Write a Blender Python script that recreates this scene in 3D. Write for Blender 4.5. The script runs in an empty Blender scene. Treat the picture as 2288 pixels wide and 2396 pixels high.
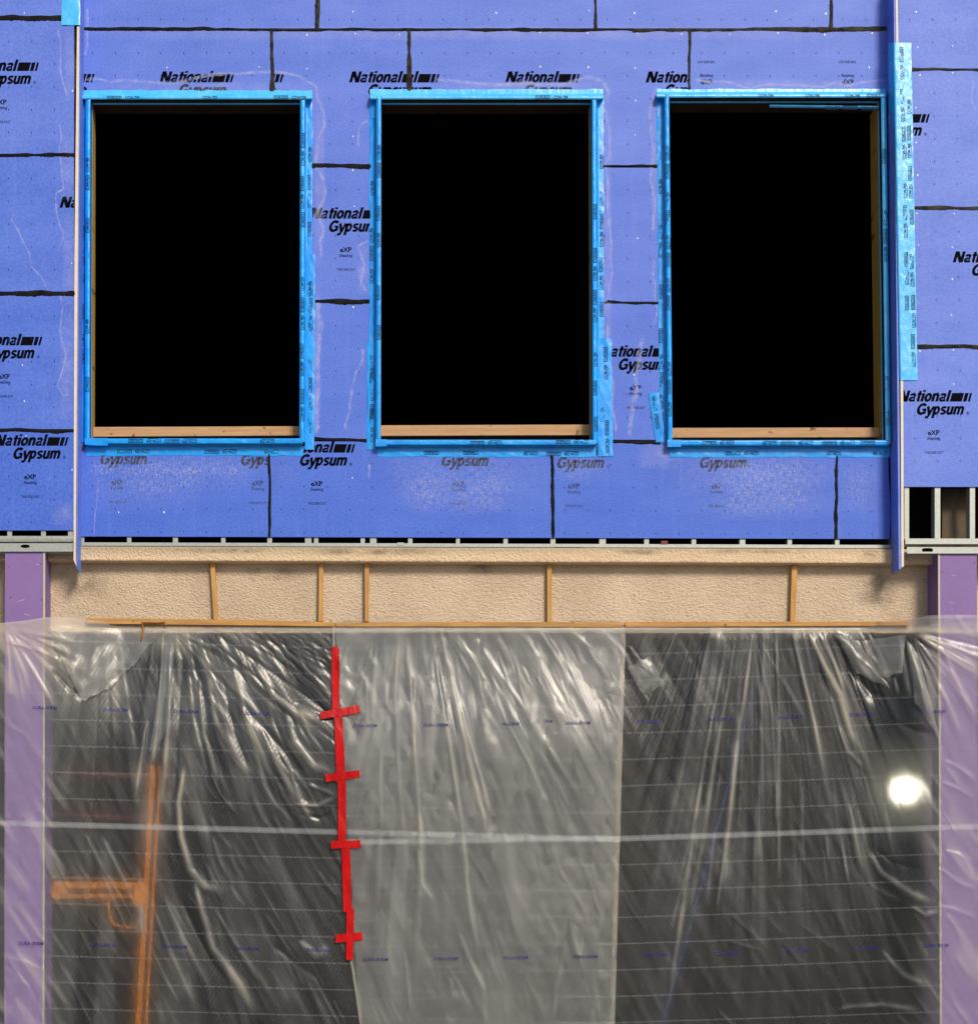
import bpy, bmesh, math, random
import numpy as np
from mathutils import Matrix, Vector
R = math.radians
random.seed(7); rng = np.random.default_rng(11)
C = bpy.context.scene.collection
scn = bpy.context.scene

# ------------------------------------------------------------------ camera, sky, sun, exposure
CAM = Vector((0.0, -14.0, 1.7)); FOC = 55.3
PITCH, YAW = R(4.0), R(1.1)
SX, SY = 0.152, 0.269
PW, PH = 2288.0, 2396.0
cd = bpy.data.cameras.new('camera'); cam = bpy.data.objects.new('camera', cd); C.objects.link(cam)
cam.location = CAM; cam.rotation_euler = (R(90) + PITCH, 0, YAW)
cd.lens = FOC; cd.sensor_width = 36; cd.sensor_fit = 'AUTO'; cd.shift_x = SX; cd.shift_y = SY
cd.clip_start = 0.1; cd.clip_end = 2000
scn.camera = cam
SUN_EL, SUN_AZ = R(36), R(25)          # azimuth: to the right of the facade's normal
w = bpy.data.worlds.new('World'); scn.world = w; w.use_nodes = True
nt = w.node_tree; bg = nt.nodes['Background']
sky = nt.nodes.new('ShaderNodeTexSky'); sky.sky_type = 'NISHITA'; sky.sun_disc = False
sky.sun_elevation = SUN_EL; sky.sun_rotation = math.pi - SUN_AZ
sky.air_density = 1.0; sky.dust_density = 2.5; sky.ozone_density = 1.0
nt.links.new(sky.outputs[0], bg.inputs[0]); bg.inputs[1].default_value = 0.065
sl = bpy.data.lights.new('sun', 'SUN'); so = bpy.data.objects.new('sun', sl); C.objects.link(so)
sl.energy = 2.5; sl.angle = R(15); sl.color = (1.0, 0.89, 0.75)
sd = Vector((math.sin(SUN_AZ) * math.cos(SUN_EL), -math.cos(SUN_AZ) * math.cos(SUN_EL), math.sin(SUN_EL)))
so.rotation_euler = sd.to_track_quat('Z', 'Y').to_euler(); so.location = (8, -12, 12)
scn.view_settings.view_transform = 'Standard'; scn.view_settings.look = 'None'
scn.view_settings.exposure = 0.47; scn.view_settings.gamma = 1.0
try:
    scn.cycles.max_bounces = 10; scn.cycles.transparent_max_bounces = 12
except Exception: pass

# ------------------------------------------------------------------ pixels of the photograph -> points on planes of the facade
RM = cam.rotation_euler.to_matrix()
RMn = np.array(RM)
def P(u, v, Y=0.0):
    xc = ((u - PW / 2) / PH + SX) * 36 / FOC; yc = ((PH / 2 - v) / PH + SY) * 36 / FOC
    d = RM @ Vector((xc, yc, -1)); t = (Y - CAM.y) / d.y
    return CAM + d * t
def warp(u, v): return v + (u - 1144) * 0.0032 * (v - 66) / 1192
def Pw(u, v, Y=0.0): return P(u, warp(u, v), Y)
def Pn(u, v, Y):
    u = np.asarray(u, float); v = np.asarray(v, float); Y = np.asarray(Y, float) + 0 * u
    xc = ((u - PW / 2) / PH + SX) * 36 / FOC; yc = ((PH / 2 - v) / PH + SY) * 36 / FOC
    c = np.stack([xc, yc, -np.ones_like(xc)], -1); d = c @ RMn.T
    t = (Y + 14.0) / d[..., 1]
    return np.array(CAM) + d * t[..., None]
PXM = (P(1400, 1200) - P(1300, 1200)).length / 100      # metres per photo pixel on the wall plane

# ------------------------------------------------------------------ material helpers
def mat(name):
    m = bpy.data.materials.new(name); m.use_nodes = True; m.node_tree.nodes.clear()
    return m, m.node_tree
def nd(t, typ, ins=None, **kw):
    n = t.nodes.new(typ)
    for k, v in kw.items(): setattr(n, k, v)
    for k, v in (ins or {}).items():
        s = n.inputs[k]
        if isinstance(v, bpy.types.NodeSocket): t.links.new(v, s)
        else: s.default_value = v
    return n
def math_(t, op, a, b=None, c=None, clamp=False):
    ins = {0: a}
    if b is not None: ins[1] = b
    if c is not None: ins[2] = c
    n = nd(t, 'ShaderNodeMath', ins, operation=op); n.use_clamp = clamp
    return n.outputs[0]
def mixc(t, f, a, b):
    n = nd(t, 'ShaderNodeMix', data_type='RGBA')
    for k, v in ((0, f), (6, a), (7, b)):
        if isinstance(v, bpy.types.NodeSocket): t.links.new(v, n.inputs[k])
        else: n.inputs[k].default_value = v if k == 0 else (*v, 1) if len(v) == 3 else v
    return n.outputs[2]
def gpos(t, sx=1, sy=1, sz=1, rot=(0, 0, 0)):
    g = nd(t, 'ShaderNodeNewGeometry')
    mp = nd(t, 'ShaderNodeMapping', {0: g.outputs['Position'], 2: rot, 3: (sx, sy, sz)})
    return mp.outputs[0]
def noise(t, vec, scale, detail=3, rough=0.5):
    return nd(t, 'ShaderNodeTexNoise', {'Vector': vec, 'Scale': scale, 'Detail': detail, 'Roughness': rough}).outputs[0]
def ramp(t, f, a, b):
    return nd(t, 'ShaderNodeMapRange', {0: f, 1: a, 2: b, 3: 0.0, 4: 1.0}).outputs[0]
def out(t, sh): nd(t, 'ShaderNodeOutputMaterial', {0: sh})
def pbsdf(t, col, rough=0.6, spec=0.4, metal=0.0, normal=None):
    ins = {'Base Color': col if isinstance(col, bpy.types.NodeSocket) else (*col, 1), 'Roughness': rough, 'Metallic': metal, 'Specular IOR Level': spec}
    if normal is not None: ins['Normal'] = normal
    return nd(t, 'ShaderNodeBsdfPrincipled', ins).outputs[0]
def bump(t, h, s, d):
    return nd(t, 'ShaderNodeBump', {'Height': h, 'Strength': s, 'Distance': d}).outputs[0]
def plain(name, col, rough=0.6, spec=0.3, metal=0.0, var=0.15, scale=14):
    m, t = mat(name); v = gpos(t)
    n = noise(t, v, scale, 4)
    c = mixc(t, n, tuple(x * (1 - var) for x in col), tuple(min(1, x * (1 + var)) for x in col))
    out(t, pbsdf(t, c, rough, spec, metal, bump(t, noise(t, v, scale * 6, 2), 0.15, 0.01)))
    return m

def board_mat():
    m, t = mat('sheathing_paper'); v = gpos(t)
    a = noise(t, gpos(t, 1, 1, 2.5), 1.6, 4); b = noise(t, v, 62, 3, 0.75); c = noise(t, gpos(t, 6, 6, 0.5), 3, 3)
    light_tint = nd(t, 'ShaderNodeSeparateXYZ', {0: nd(t, 'ShaderNodeObjectInfo').outputs['Color']}).outputs[0]     # light's fall-off down the wall, painted into each board's colour
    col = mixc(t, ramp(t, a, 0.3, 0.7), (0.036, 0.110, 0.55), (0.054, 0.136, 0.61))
    col = mixc(t, math_(t, 'MULTIPLY', light_tint, math_(t, 'MULTIPLY_ADD', a, 0.6, 0.2)), col, (0.235, 0.315, 0.84))
    col = mixc(t, math_(t, 'MULTIPLY', ramp(t, b, 0.40, 0.72), 0.20), col, (0.20, 0.32, 0.88))
    col = mixc(t, math_(t, 'MULTIPLY', ramp(t, b, 0.55, 0.28), 0.30), col, (0.02, 0.06, 0.36))
    col = mixc(t, math_(t, 'MULTIPLY', ramp(t, c, 0.55, 0.8), 0.12), col, (0.22, 0.32, 0.72))
    out(t, pbsdf(t, col, 0.55, 0.3, 0, bump(t, b, 0.12, 0.004)))
    return m
def tape_mat(name, c0, c1, rough=0.33, spec=0.4):
    m, t = mat(name); v = gpos(t)
    n = noise(t, v, 5, 4)
    col = mixc(t, ramp(t, n, 0.3, 0.7), c0, c1)
    h = noise(t, gpos(t, 1, 1, 0.6), 22, 2, 0.4)
    out(t, pbsdf(t, col, rough, spec, 0, bump(t, h, 0.28, 0.014)))
    return m
def wood_mat(name, c0, c1, axis='x'):
    m, t = mat(name)
    v = gpos(t, 2, 30, 30) if axis == 'x' else gpos(t, 30, 30, 2)
    n = noise(t, v, 1.6, 5, 0.6); k = noise(t, gpos(t, 4, 1, 4) if axis == 'x' else gpos(t, 1, 1, 3), 3.5, 1)
    col = mixc(t, ramp(t, n, 0.3, 0.7), c0, c1)
    col = mixc(t, math_(t, 'MULTIPLY', ramp(t, k, 0.69, 0.76), 0.8), col, tuple(x * 0.18 for x in c0))
    out(t, pbsdf(t, col, 0.75, 0.2, 0, bump(t, n, 0.3, 0.004)))
    return m
def stucco_mat():
    m, t = mat('stucco_render'); v = gpos(t)
    st = noise(t, gpos(t, 1, 1, 0.7), 1.8, 5)
    d = noise(t, gpos(t, 1, 1, 1.5, (0, 0.5, 0)), 46, 4, 0.62); s = noise(t, v, 55, 2)
    col = mixc(t, ramp(t, st, 0.25, 0.7), (0.55, 0.435, 0.315), (0.72, 0.585, 0.44))
    col = mixc(t, math_(t, 'MULTIPLY', ramp(t, noise(t, gpos(t, 0.8, 1, 1.2), 3.1, 5, 0.7), 0.60, 0.78), 0.5), col, (0.36, 0.29, 0.21))
    col = mixc(t, math_(t, 'MULTIPLY', ramp(t, s, 0.63, 0.73), 0.6), col, (0.20, 0.14, 0.08))
    out(t, pbsdf(t, col, 0.95, 0.1, 0, bump(t, ramp(t, d, 0.25, 0.75), 0.8, 0.022)))
    return m
def ledge_mat():
    m, t = mat('ledge_render'); v = gpos(t)
    st = noise(t, gpos(t, 1, 1, 0.6), 2.2, 6, 0.65)
    z = nd(t, 'ShaderNodeSeparateXYZ', {0: gpos(t)}).outputs[2]
    zt = P(1100, 1282, 0).z
    top = ramp(t, math_(t, 'ADD', z, math_(t, 'MULTIPLY', st, 0.10)), zt - 0.03, zt + 0.06)
    d = noise(t, gpos(t, 1, 1, 0.8, (0, 0.5, 0)), 46, 4, 0.62)
    col = mixc(t, ramp(t, st, 0.3, 0.7), (0.66, 0.50, 0.33), (0.76, 0.59, 0.41))
    col = mixc(t, math_(t, 'MULTIPLY', top, 0.6), col, (0.27, 0.25, 0.19))
    out(t, pbsdf(t, col, 0.95, 0.1, 0, bump(t, ramp(t, d, 0.25, 0.75), 0.8, 0.018)))
    return m
def steel_mat():
    m, t = mat('galvanised_steel'); v = gpos(t)
    n = noise(t, v, 60, 3); k = noise(t, v, 9, 4)
    col = mixc(t, n, (0.22, 0.25, 0.245), (0.46, 0.49, 0.47))
    col = mixc(t, math_(t, 'MULTIPLY', ramp(t, k, 0.62, 0.75), 0.5), col, (0.30, 0.27, 0.20))
    out(t, pbsdf(t, col, 0.45, 0.5, 0.35, bump(t, n, 0.1, 0.003)))
    return m
def rust_mat():
    m, t = mat('rusty_steel'); v = gpos(t, 1, 1, 0.4)
    n = noise(t, v, 22, 5, 0.65)
    col = mixc(t, ramp(t, n, 0.42, 0.62), (0.05, 0.055, 0.05), (0.11, 0.07, 0.03))
    out(t, pbsdf(t, col, 0.7, 0.3, 0.2, bump(t, n, 0.4, 0.006)))
    return m
def sealant_mat(name, c0, c1):
    m, t = mat(name); v = gpos(t)
    n = noise(t, v, 12, 4); f = noise(t, v, 130, 3)
    col = mixc(t, ramp(t, n, 0.35, 0.7), c0, c1)
    out(t, pbsdf(t, col, 0.6, 0.07, 0, bump(t, f, 0.5, 0.004)))
    return m
def film_mat(name, alpha, lo=0.35, hi=0.65, scl=30, weave=False, col=(0.74, 0.72, 0.86)):
    m, t = mat(name); v = gpos(t)
    if weave:
        a = noise(t, gpos(t, 62, 1, 12), 1.4, 4, 0.7); b = noise(t, gpos(t, 12, 1, 55), 1.4, 4, 0.7); c = noise(t, v, 1.5, 3)
        f = math_(t, 'MULTIPLY', ramp(t, math_(t, 'MULTIPLY_ADD', a, 0.62, math_(t, 'MULTIPLY', b, 0.38)), 0.46, 0.70), ramp(t, c, 0.26, 0.58))
    else:
        f = ramp(t, noise(t, v, scl, 4, 0.6), lo, hi)
    uv = nd(t, 'ShaderNodeUVMap'); sp = nd(t, 'ShaderNodeSeparateXYZ', {0: uv.outputs[0]})
    e = math_(t, 'MULTIPLY', math_(t, 'MULTIPLY', sp.outputs[0], math_(t, 'SUBTRACT', 1.0, sp.outputs[0])), 4.0)
    e2 = math_(t, 'MULTIPLY', math_(t, 'MULTIPLY', sp.outputs[1], math_(t, 'SUBTRACT', 1.0, sp.outputs[1])), 4.0)
    edge = math_(t, 'POWER', math_(t, 'MULTIPLY', e, e2, clamp=True), 0.75)
    fac = math_(t, 'MULTIPLY', math_(t, 'MULTIPLY', f, alpha), edge)
    tr = nd(t, 'ShaderNodeBsdfTransparent').outputs[0]
    out(t, nd(t, 'ShaderNodeMixShader', {0: fac, 1: tr, 2: pbsdf(t, col, 0.5, 0.3)}).outputs[0])
    return m

def sheet_mat(name, base, warm, wk=1.0):
    m, t = mat(name)
    uv = nd(t, 'ShaderNodeUVMap'); sp = nd(t, 'ShaderNodeSeparateXYZ', {0: uv.outputs[0]})
    U, V = sp.outputs[0], sp.outputs[1]
    fr = math_(t, 'ABSOLUTE', math_(t, 'SUBTRACT', math_(t, 'FRACT', math_(t, 'ADD', V, 0.5)), 0.5))
    thread = ramp(t, fr, 0.034, 0.016)
    dash = ramp(t, noise(t, nd(t, 'ShaderNodeMapping', {0: uv.outputs[0], 3: (14, 2, 1)}).outputs[0], 1.0, 2), 0.3, 0.6)
    thread = math_(t, 'MULTIPLY', thread, dash)
    band = ramp(t, math_(t, 'ABSOLUTE', V), 0.125, 0.09)
    # reinforcing yarns: two diagonal sets
    d1 = math_(t, 'SINE', math_(t, 'MULTIPLY', math_(t, 'ADD', math_(t, 'MULTIPLY', U, 0.86), math_(t, 'MULTIPLY', V, -0.5)), 44.0))
    d2 = math_(t, 'SINE', math_(t, 'MULTIPLY', math_(t, 'ADD', math_(t, 'MULTIPLY', U, 0.6), math_(t, 'MULTIPLY', V, 0.8)), 44.0))
    weave = math_(t, 'MULTIPLY', math_(t, 'ADD', math_(t, 'MULTIPLY', d1, 0.8), math_(t, 'MULTIPLY', d2, 0.2)), 1.0)
    mp = nd(t, 'ShaderNodeMapping', {0: uv.outputs[0], 2: (0, 0, R(-31)), 3: (1, 1, 1)}).outputs[0]
    sk = noise(t, nd(t, 'ShaderNodeMapping', {0: mp, 3: (4.5, 0.12, 1)}).outputs[0], 1.0, 4, 0.65)
    bl = noise(t, nd(t, 'ShaderNodeMapping', {0: uv.outputs[0], 3: (0.35, 0.22, 1)}).outputs[0], 1.0, 3)
    pl = nd(t, 'ShaderNodeAttribute', attribute_name='pleat_sheen').outputs['Fac']
    f = math_(t, 'ADD', base, math_(t, 'MULTIPLY', thread, 0.11))
    f = math_(t, 'ADD', f, math_(t, 'MULTIPLY', band, 0.16))
    f = math_(t, 'ADD', f, math_(t, 'MULTIPLY', weave, base * 0.55))
    f = math_(t, 'ADD', f, math_(t, 'MULTIPLY', math_(t, 'SUBTRACT', sk, 0.5), base * 0.9))
    f = math_(t, 'ADD', f, math_(t, 'MULTIPLY', math_(t, 'SUBTRACT', bl, 0.5), base * 0.8))
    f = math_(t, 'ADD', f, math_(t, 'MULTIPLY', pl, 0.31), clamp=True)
    h = math_(t, 'ADD', math_(t, 'MULTIPLY', weave, 0.12), math_(t, 'MULTIPLY', sk, 1.8))
    nb = bump(t, h, 0.16, 0.01)
    vc = mixc(t, pl, warm, (0.95, 0.88, 0.72))        # doubled film is milkier; the warm highlight on folds is painted in
    dif = nd(t, 'ShaderNodeBsdfDiffuse', {0: vc, 'Normal': nb}).outputs[0]
    trl = nd(t, 'ShaderNodeBsdfTranslucent', {0: vc}).outputs[0]
    veil = nd(t, 'ShaderNodeMixShader', {0: 0.25, 1: dif, 2: trl}).outputs[0]
    rf = nd(t, 'ShaderNodeBsdfRefraction', {0: (0.95, 0.95, 0.95, 1), 'Roughness': 0.75, 'IOR': 1.12}).outputs[0]
    rf2 = nd(t, 'ShaderNodeBsdfRefraction', {0: (0.95, 0.95, 0.95, 1), 'Roughness': 1.0, 'IOR': 1.3}).outputs[0]
    rf = nd(t, 'ShaderNodeMixShader', {0: 0.22, 1: rf, 2: rf2}).outputs[0]
    tr = nd(t, 'ShaderNodeBsdfTransparent', {0: (0.96, 0.96, 0.96, 1)}).outputs[0]
    clear = nd(t, 'ShaderNodeMixShader', {0: 0.70, 1: tr, 2: rf}).outputs[0]
    body = nd(t, 'ShaderNodeMixShader', {0: f, 1: clear, 2: veil}).outputs[0]
    fac_ = nd(t, 'ShaderNodeLayerWeight', {'Blend': 0.5, 'Normal': nb}).outputs['Facing']
    fres = math_(t, 'MULTIPLY_ADD', math_(t, 'POWER', fac_, 5.0), 0.7, 0.029)
    gl = nd(t, 'ShaderNodeBsdfGlossy', {0: (1, 1, 1, 1), 'Roughness': 0.27, 'Normal': nb}).outputs[0]
    out(t, nd(t, 'ShaderNodeMixShader', {0: math_(t, 'MULTIPLY', fres, 1.0, clamp=True), 1: body, 2: gl}).outputs[0])
    return m

M = dict(
    board=board_mat(), ink=plain('black_ink', (0.003, 0.003, 0.005), 0.8, 0.03, 0, 0.4, 40),
    fade=film_mat('x', 0.0), screw=plain('screw_head', (0.75, 0.74, 0.70), 0.4, 0.5),
    tick=plain('stamp_ink', (0.02, 0.03, 0.13), 0.7, 0.2),
    tape=tape_mat('flashing_tape', (0.001, 0.235, 0.76), (0.006, 0.34, 0.88)),
    tapel=tape_mat('flashing_tape_pale', (0.03, 0.40, 0.88), (0.10, 0.52, 0.94), 0.3),
    tink=plain('tape_print', (0.002, 0.025, 0.10), 0.6, 0.1, 0, 0.5, 30),
    red=tape_mat('red_tape', (0.34, 0.0, 0.001), (0.48, 0.0, 0.002), 0.32, 0.20),
    stucco=stucco_mat(), ledge=ledge_mat(), steel=steel_mat(), rust=rust_mat(),
    stick=wood_mat('furring_wood', (0.36, 0.19, 0.06), (0.55, 0.32, 0.11), 'z'),
    batten=wood_mat('batten_wood', (0.32, 0.17, 0.055), (0.52, 0.29, 0.10), 'x'),
    sillw=wood_mat('sill_wood', (0.38, 0.22, 0.11), (0.50, 0.31, 0.17), 'x'),
    jambw=wood_mat('jamb_wood', (0.34, 0.20, 0.035), (0.48, 0.29, 0.05), 'z'),
    darkw=wood_mat('old_wood', (0.03, 0.016, 0.008), (0.05, 0.026, 0.012), 'x'),
    seal=sealant_mat('sealant_black', (0.003, 0.003, 0.004), (0.012, 0.012, 0.013)),
    sealg=sealant_mat('sealant_grey', (0.006, 0.006, 0.006), (0.05, 0.046, 0.034)),
    white=plain('trim_white', (0.66, 0.58, 0.46), 0.5, 0.3),
    purple=plain('purple_board', (0.205, 0.128, 0.335), 0.6, 0.3, 0, 0.10, 5),
    bead=plain('corner_bead', (0.46, 0.42, 0.34), 0.6, 0.3),
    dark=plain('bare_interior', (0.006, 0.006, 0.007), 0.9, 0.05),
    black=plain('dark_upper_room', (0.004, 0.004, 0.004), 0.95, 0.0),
    orange=plain('orange_paint', (0.58, 0.20, 0.010), 0.4, 0.4, 0, 0.1),
    redp=plain('red_paint', (0.12, 0.015, 0.012), 0.5, 0.4),
    bluep=plain('blue_plastic', (0.02, 0.04, 0.15), 0.4, 0.4),
    twig=plain('dry_twig', (0.30, 0.15, 0.05), 0.8, 0.2),
    paving=plain('paving', (0.26, 0.25, 0.235), 0.9, 0.2),
    smear=film_mat('primer_edge', 0.48, 0.30, 0.80, 16, col=(0.62, 0.66, 0.90)),
    smeara=film_mat('primer_film', 0.26, 0.25, 0.8, 9, col=(0.62, 0.64, 0.88)),
    scuff=film_mat('rubbed_scuff', 0.50, weave=True, col=(0.60, 0.64, 0.86)),
    sheet=sheet_mat('woven_poly_film', 0.029, (0.78, 0.86, 0.94)),
)
m, t = mat('grime'); n_ = noise(t, gpos(t), 7, 5, 0.6); uv_ = nd(t, 'ShaderNodeUVMap'); sp_ = nd(t, 'ShaderNodeSeparateXYZ', {0: uv_.outputs[0]})
e_ = math_(t, 'MULTIPLY', math_(t, 'MULTIPLY', sp_.outputs[0], math_(t, 'SUBTRACT', 1.0, sp_.outputs[0])), math_(t, 'MULTIPLY', math_(t, 'MULTIPLY', sp_.outputs[1], math_(t, 'SUBTRACT', 1.0, sp_.outputs[1])), 16.0))
out(t, nd(t, 'ShaderNodeMixShader', {0: math_(t, 'MULTIPLY', math_(t, 'MULTIPLY', e_, ramp(t, n_, 0.35, 0.7)), 0.42), 1: nd(t, 'ShaderNodeBsdfTransparent').outputs[0], 2: pbsdf(t, (0.12, 0.095, 0.075), 0.9, 0.05)}).outputs[0]); M['grime'] = m
m, t = mat('lit_lamp'); out(t, nd(t, 'ShaderNodeEmission', {0: (1.0, 0.93, 0.70, 1), 1: 34.0}).outputs[0]); M['lamp'] = m
m, t = mat('navy_print'); out(t, nd(t, 'ShaderNodeMixShader', {0: 0.72, 1: nd(t, 'ShaderNodeBsdfTransparent').outputs[0], 2: pbsdf(t, (0.015, 0.012, 0.16), 0.5)}).outputs[0]); M['navy'] = m
# worn print: the ink has holes rubbed in it
m, t = mat('worn_ink'); n_ = noise(t, gpos(t, 1, 1, 0.6), 60, 3, 0.7)
out(t, nd(t, 'ShaderNodeMixShader', {0: math_(t, 'ADD', math_(t, 'MULTIPLY', ramp(t, n_, 0.38, 0.6), 0.55), 0.33), 1: nd(t, 'ShaderNodeBsdfTransparent').outputs[0], 2: pbsdf(t, (0.02, 0.022, 0.015), 0.7)}).outputs[0]); M['worn'] = m

# ------------------------------------------------------------------ object helpers
def setp(o, label=None, cat=None, group=None, kind=None):
    if label: o['label'] = label
    if cat: o['category'] = cat
    if group: o['group'] = group
    if kind: o['kind'] = kind
    return o
def thing(name, label, cat, loc=(0, 0, 0), group=None):
    o = bpy.data.objects.new(name, None); C.objects.link(o); o.location = loc; o.empty_display_size = 0.2
    return setp(o, label, cat, group, 'thing')
class SM:
    '''hands every smear to a mesh of its own'''
    def __init__(s): s.p = []
    def add(s, *a, **k): b = MB(); b.add(*a, **k); s.p.append(b)
    def build(s, name, mats, parent, recalc=False):
        for b in s.p: b.build(name, mats, parent, recalc=False)
class MB:
    """collects faces with material slots, then links them as one mesh object"""
    def __init__(s): s.v = []; s.f = []; s.mi = []; s.uv = {}; s.sm = []
    def add(s, vs, fs, mi=0, smooth=False, uvs=None):
        b = len(s.v); s.v += [tuple(x) for x in vs]
        if uvs is not None:
            for i, q in enumerate(uvs): s.uv[b + i] = q
        for f in fs: s.f.append([b + i for i in f]); s.mi.append(mi); s.sm.append(smooth)
        return s
    def slab(s, quad, depth, mi=0, n=None):
        """quad of front points (clockwise seen from outside or not), pushed +Y by depth"""
        q = [Vector(p) for p in quad]; k = len(q)
        vs = q + [p + Vector((0, depth, 0)) for p in q]
        fs = [list(range(k)), list(range(2 * k - 1, k - 1, -1))] + [[i, i + k, (i + 1) % k + k, (i + 1) % k] for i in range(k)]
        return s.add(vs, fs, mi)
    def tube(s, pts, r, mi=0, n=8):
        pts = [Vector(p) for p in pts]; rs = r if isinstance(r, (list, tuple)) else [r] * len(pts)
        vs = []; fs = []
        for i, p in enumerate(pts):
            d = (pts[min(i + 1, len(pts) - 1)] - pts[max(i - 1, 0)]).normalized()
            a = d.orthogonal().normalized() if i == 0 else (a - d * a.dot(d)).normalized()
            b = d.cross(a)
            vs += [p + (a * math.cos(2 * math.pi * j / n) + b * math.sin(2 * math.pi * j / n)) * rs[i] for j in range(n)]
        for i in range(len(pts) - 1):
            for j in range(n): fs.append([i * n + j, i * n + (j + 1) % n, (i + 1) * n + (j + 1) % n, (i + 1) * n + j])
        fs += [list(range(n - 1, -1, -1)), [(len(pts) - 1) * n + j for j in range(n)]]
        return s.add(vs, fs, mi, True)
    def build(s, name, mats, parent=None, bevel=0.0, recalc=True):
        me = bpy.data.meshes.new(name); me.from_pydata(s.v, [], s.f)
        for m_ in (mats if isinstance(mats, (list, tuple)) else [mats]): me.materials.append(m_)
        me.polygons.foreach_set('material_index', s.mi); me.polygons.foreach_set('use_smooth', s.sm)
        if s.uv:
            ul = me.uv_layers.new(name='UVMap')
            for l in me.loops: ul.data[l.index].uv = s.uv.get(l.vertex_index, (0.5, 0.5))
        if recalc:
            bm = bmesh.new(); bm.from_mesh(me); bmesh.ops.recalc_face_normals(bm, faces=bm.faces); bm.to_mesh(me); bm.free()
        o = bpy.data.objects.new(name, me); C.objects.link(o)
        if parent is not None:
            o.parent = parent
            o.matrix_parent_inverse = world(parent).inverted()
        if bevel:
            md = o.modifiers.new('bevel', 'BEVEL'); md.width = bevel; md.segments = 2; md.limit_method = 'ANGLE'
        return o
def world(o):
    m_ = Matrix.LocRotScale(o.location, o.rotation_euler, o.scale)
    return m_ if o.parent is None else world(o.parent) @ o.matrix_parent_inverse @ m_
def boxpx(mb, u0, v0, u1, v1, yf, depth, mi=0, f=P):
    return mb.slab([f(u0, v0, yf), f(u1, v0, yf), f(u1, v1, yf), f(u0, v1, yf)], depth, mi)
def polypx(mb, pts, yf, depth, mi=0, f=P): return mb.slab([f(a, b, yf) for a, b in pts], depth, mi)

# lettering: text turned to flat polygons, in units where the capital height is 1
_txt = {}
def glyphs(s, bold=0.0, shear=0.0):
    k = (s, bold, shear)
    if k not in _txt:
        cu = bpy.data.curves.new('lettering', 'FONT'); cu.body = s; cu.size = 1; cu.shear = shear; cu.offset = bold; cu.resolution_u = 3; cu.fill_mode = 'BOTH'
        o = bpy.data.objects.new('lettering', cu); C.objects.link(o)
        dg = bpy.context.evaluated_depsgraph_get(); e = o.evaluated_get(dg); me = e.to_mesh()
        vs = np.array([tuple(v.co)[:2] for v in me.vertices]).reshape(-1, 2); fs = [list(p.vertices) for p in me.polygons]
        e.to_mesh_clear(); bpy.data.objects.remove(o); bpy.data.curves.remove(cu)
        vs = vs - np.array([vs[:, 0].min(), 0]); vs[:, 0] /= max(1e-6, vs[:, 0].max()); vs[:, 1] /= 0.73
        _txt[k] = (vs, fs)
    return _txt[k]
SKIP = [None]
def clip_add(mb, pts, fs, f, clip, mi):
    """pts: photo-pixel points; polygons clipped to clip=(u0,v0,u1,v1) and mapped by f"""
    pts = [tuple(p) for p in pts]
    u0, v0, u1, v1 = clip
    for fc in fs:
        poly = [pts[i] for i in fc]
        if all(p[0] < u0 for p in poly) or all(p[0] > u1 for p in poly) or all(p[1] < v0 for p in poly) or all(p[1] > v1 for p in poly): continue
        for ax, lim, sg in ((0, u0, 1), (0, u1, -1), (1, v0, 1), (1, v1, -1)):
            res = []
            for i in range(len(poly)):
                a, b = poly[i - 1], poly[i]
                da, db = (a[ax] - lim) * sg, (b[ax] - lim) * sg
                if (da >= 0) != (db >= 0):
                    q = da / (da - db); res.append((a[0] + (b[0] - a[0]) * q, a[1] + (b[1] - a[1]) * q))
                if db >= 0: res.append(b)
            poly = res
            if len(poly) < 3: break
        if len(poly) >= 3 and SKIP[0] and SKIP[0](sum(p[0] for p in poly) / len(poly), sum(p[1] for p in poly) / len(poly)): continue
        if len(poly) >= 3: mb.add([f(*p) for p in poly], [list(range(len(poly)))], mi)
BIG = (-1e5, -1e5, 1e5, 1e5)
def text(mb, s, u, v, wd, cap, f, mi, clip=BIG, bold=0.0, shear=0.0, rot=0.0, pivot=None):
    vs, fs = glyphs(s, bold, shear)
    p = np.stack([u + vs[:, 0] * wd, v - vs[:, 1] * cap], -1)
    if rot:
        c0 = np.array(pivot if pivot is not None else (u, v)); a = R(rot); q = p - c0
        p = np.stack([q[:, 0] * math.cos(a) - q[:, 1] * math.sin(a), q[:, 0] * math.sin(a) + q[:, 1] * math.cos(a)], -1) + c0
    clip_add(mb, p, fs, f, clip, mi)
def arc(cx, cy, rx, ry, a0, a1, n=10): return [(cx + rx * math.cos(R(a0 + (a1 - a0) * i / n)), cy + ry * math.sin(R(a0 + (a1 - a0) * i / n))) for i in range(n + 1)]
XH = 0.75
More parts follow.
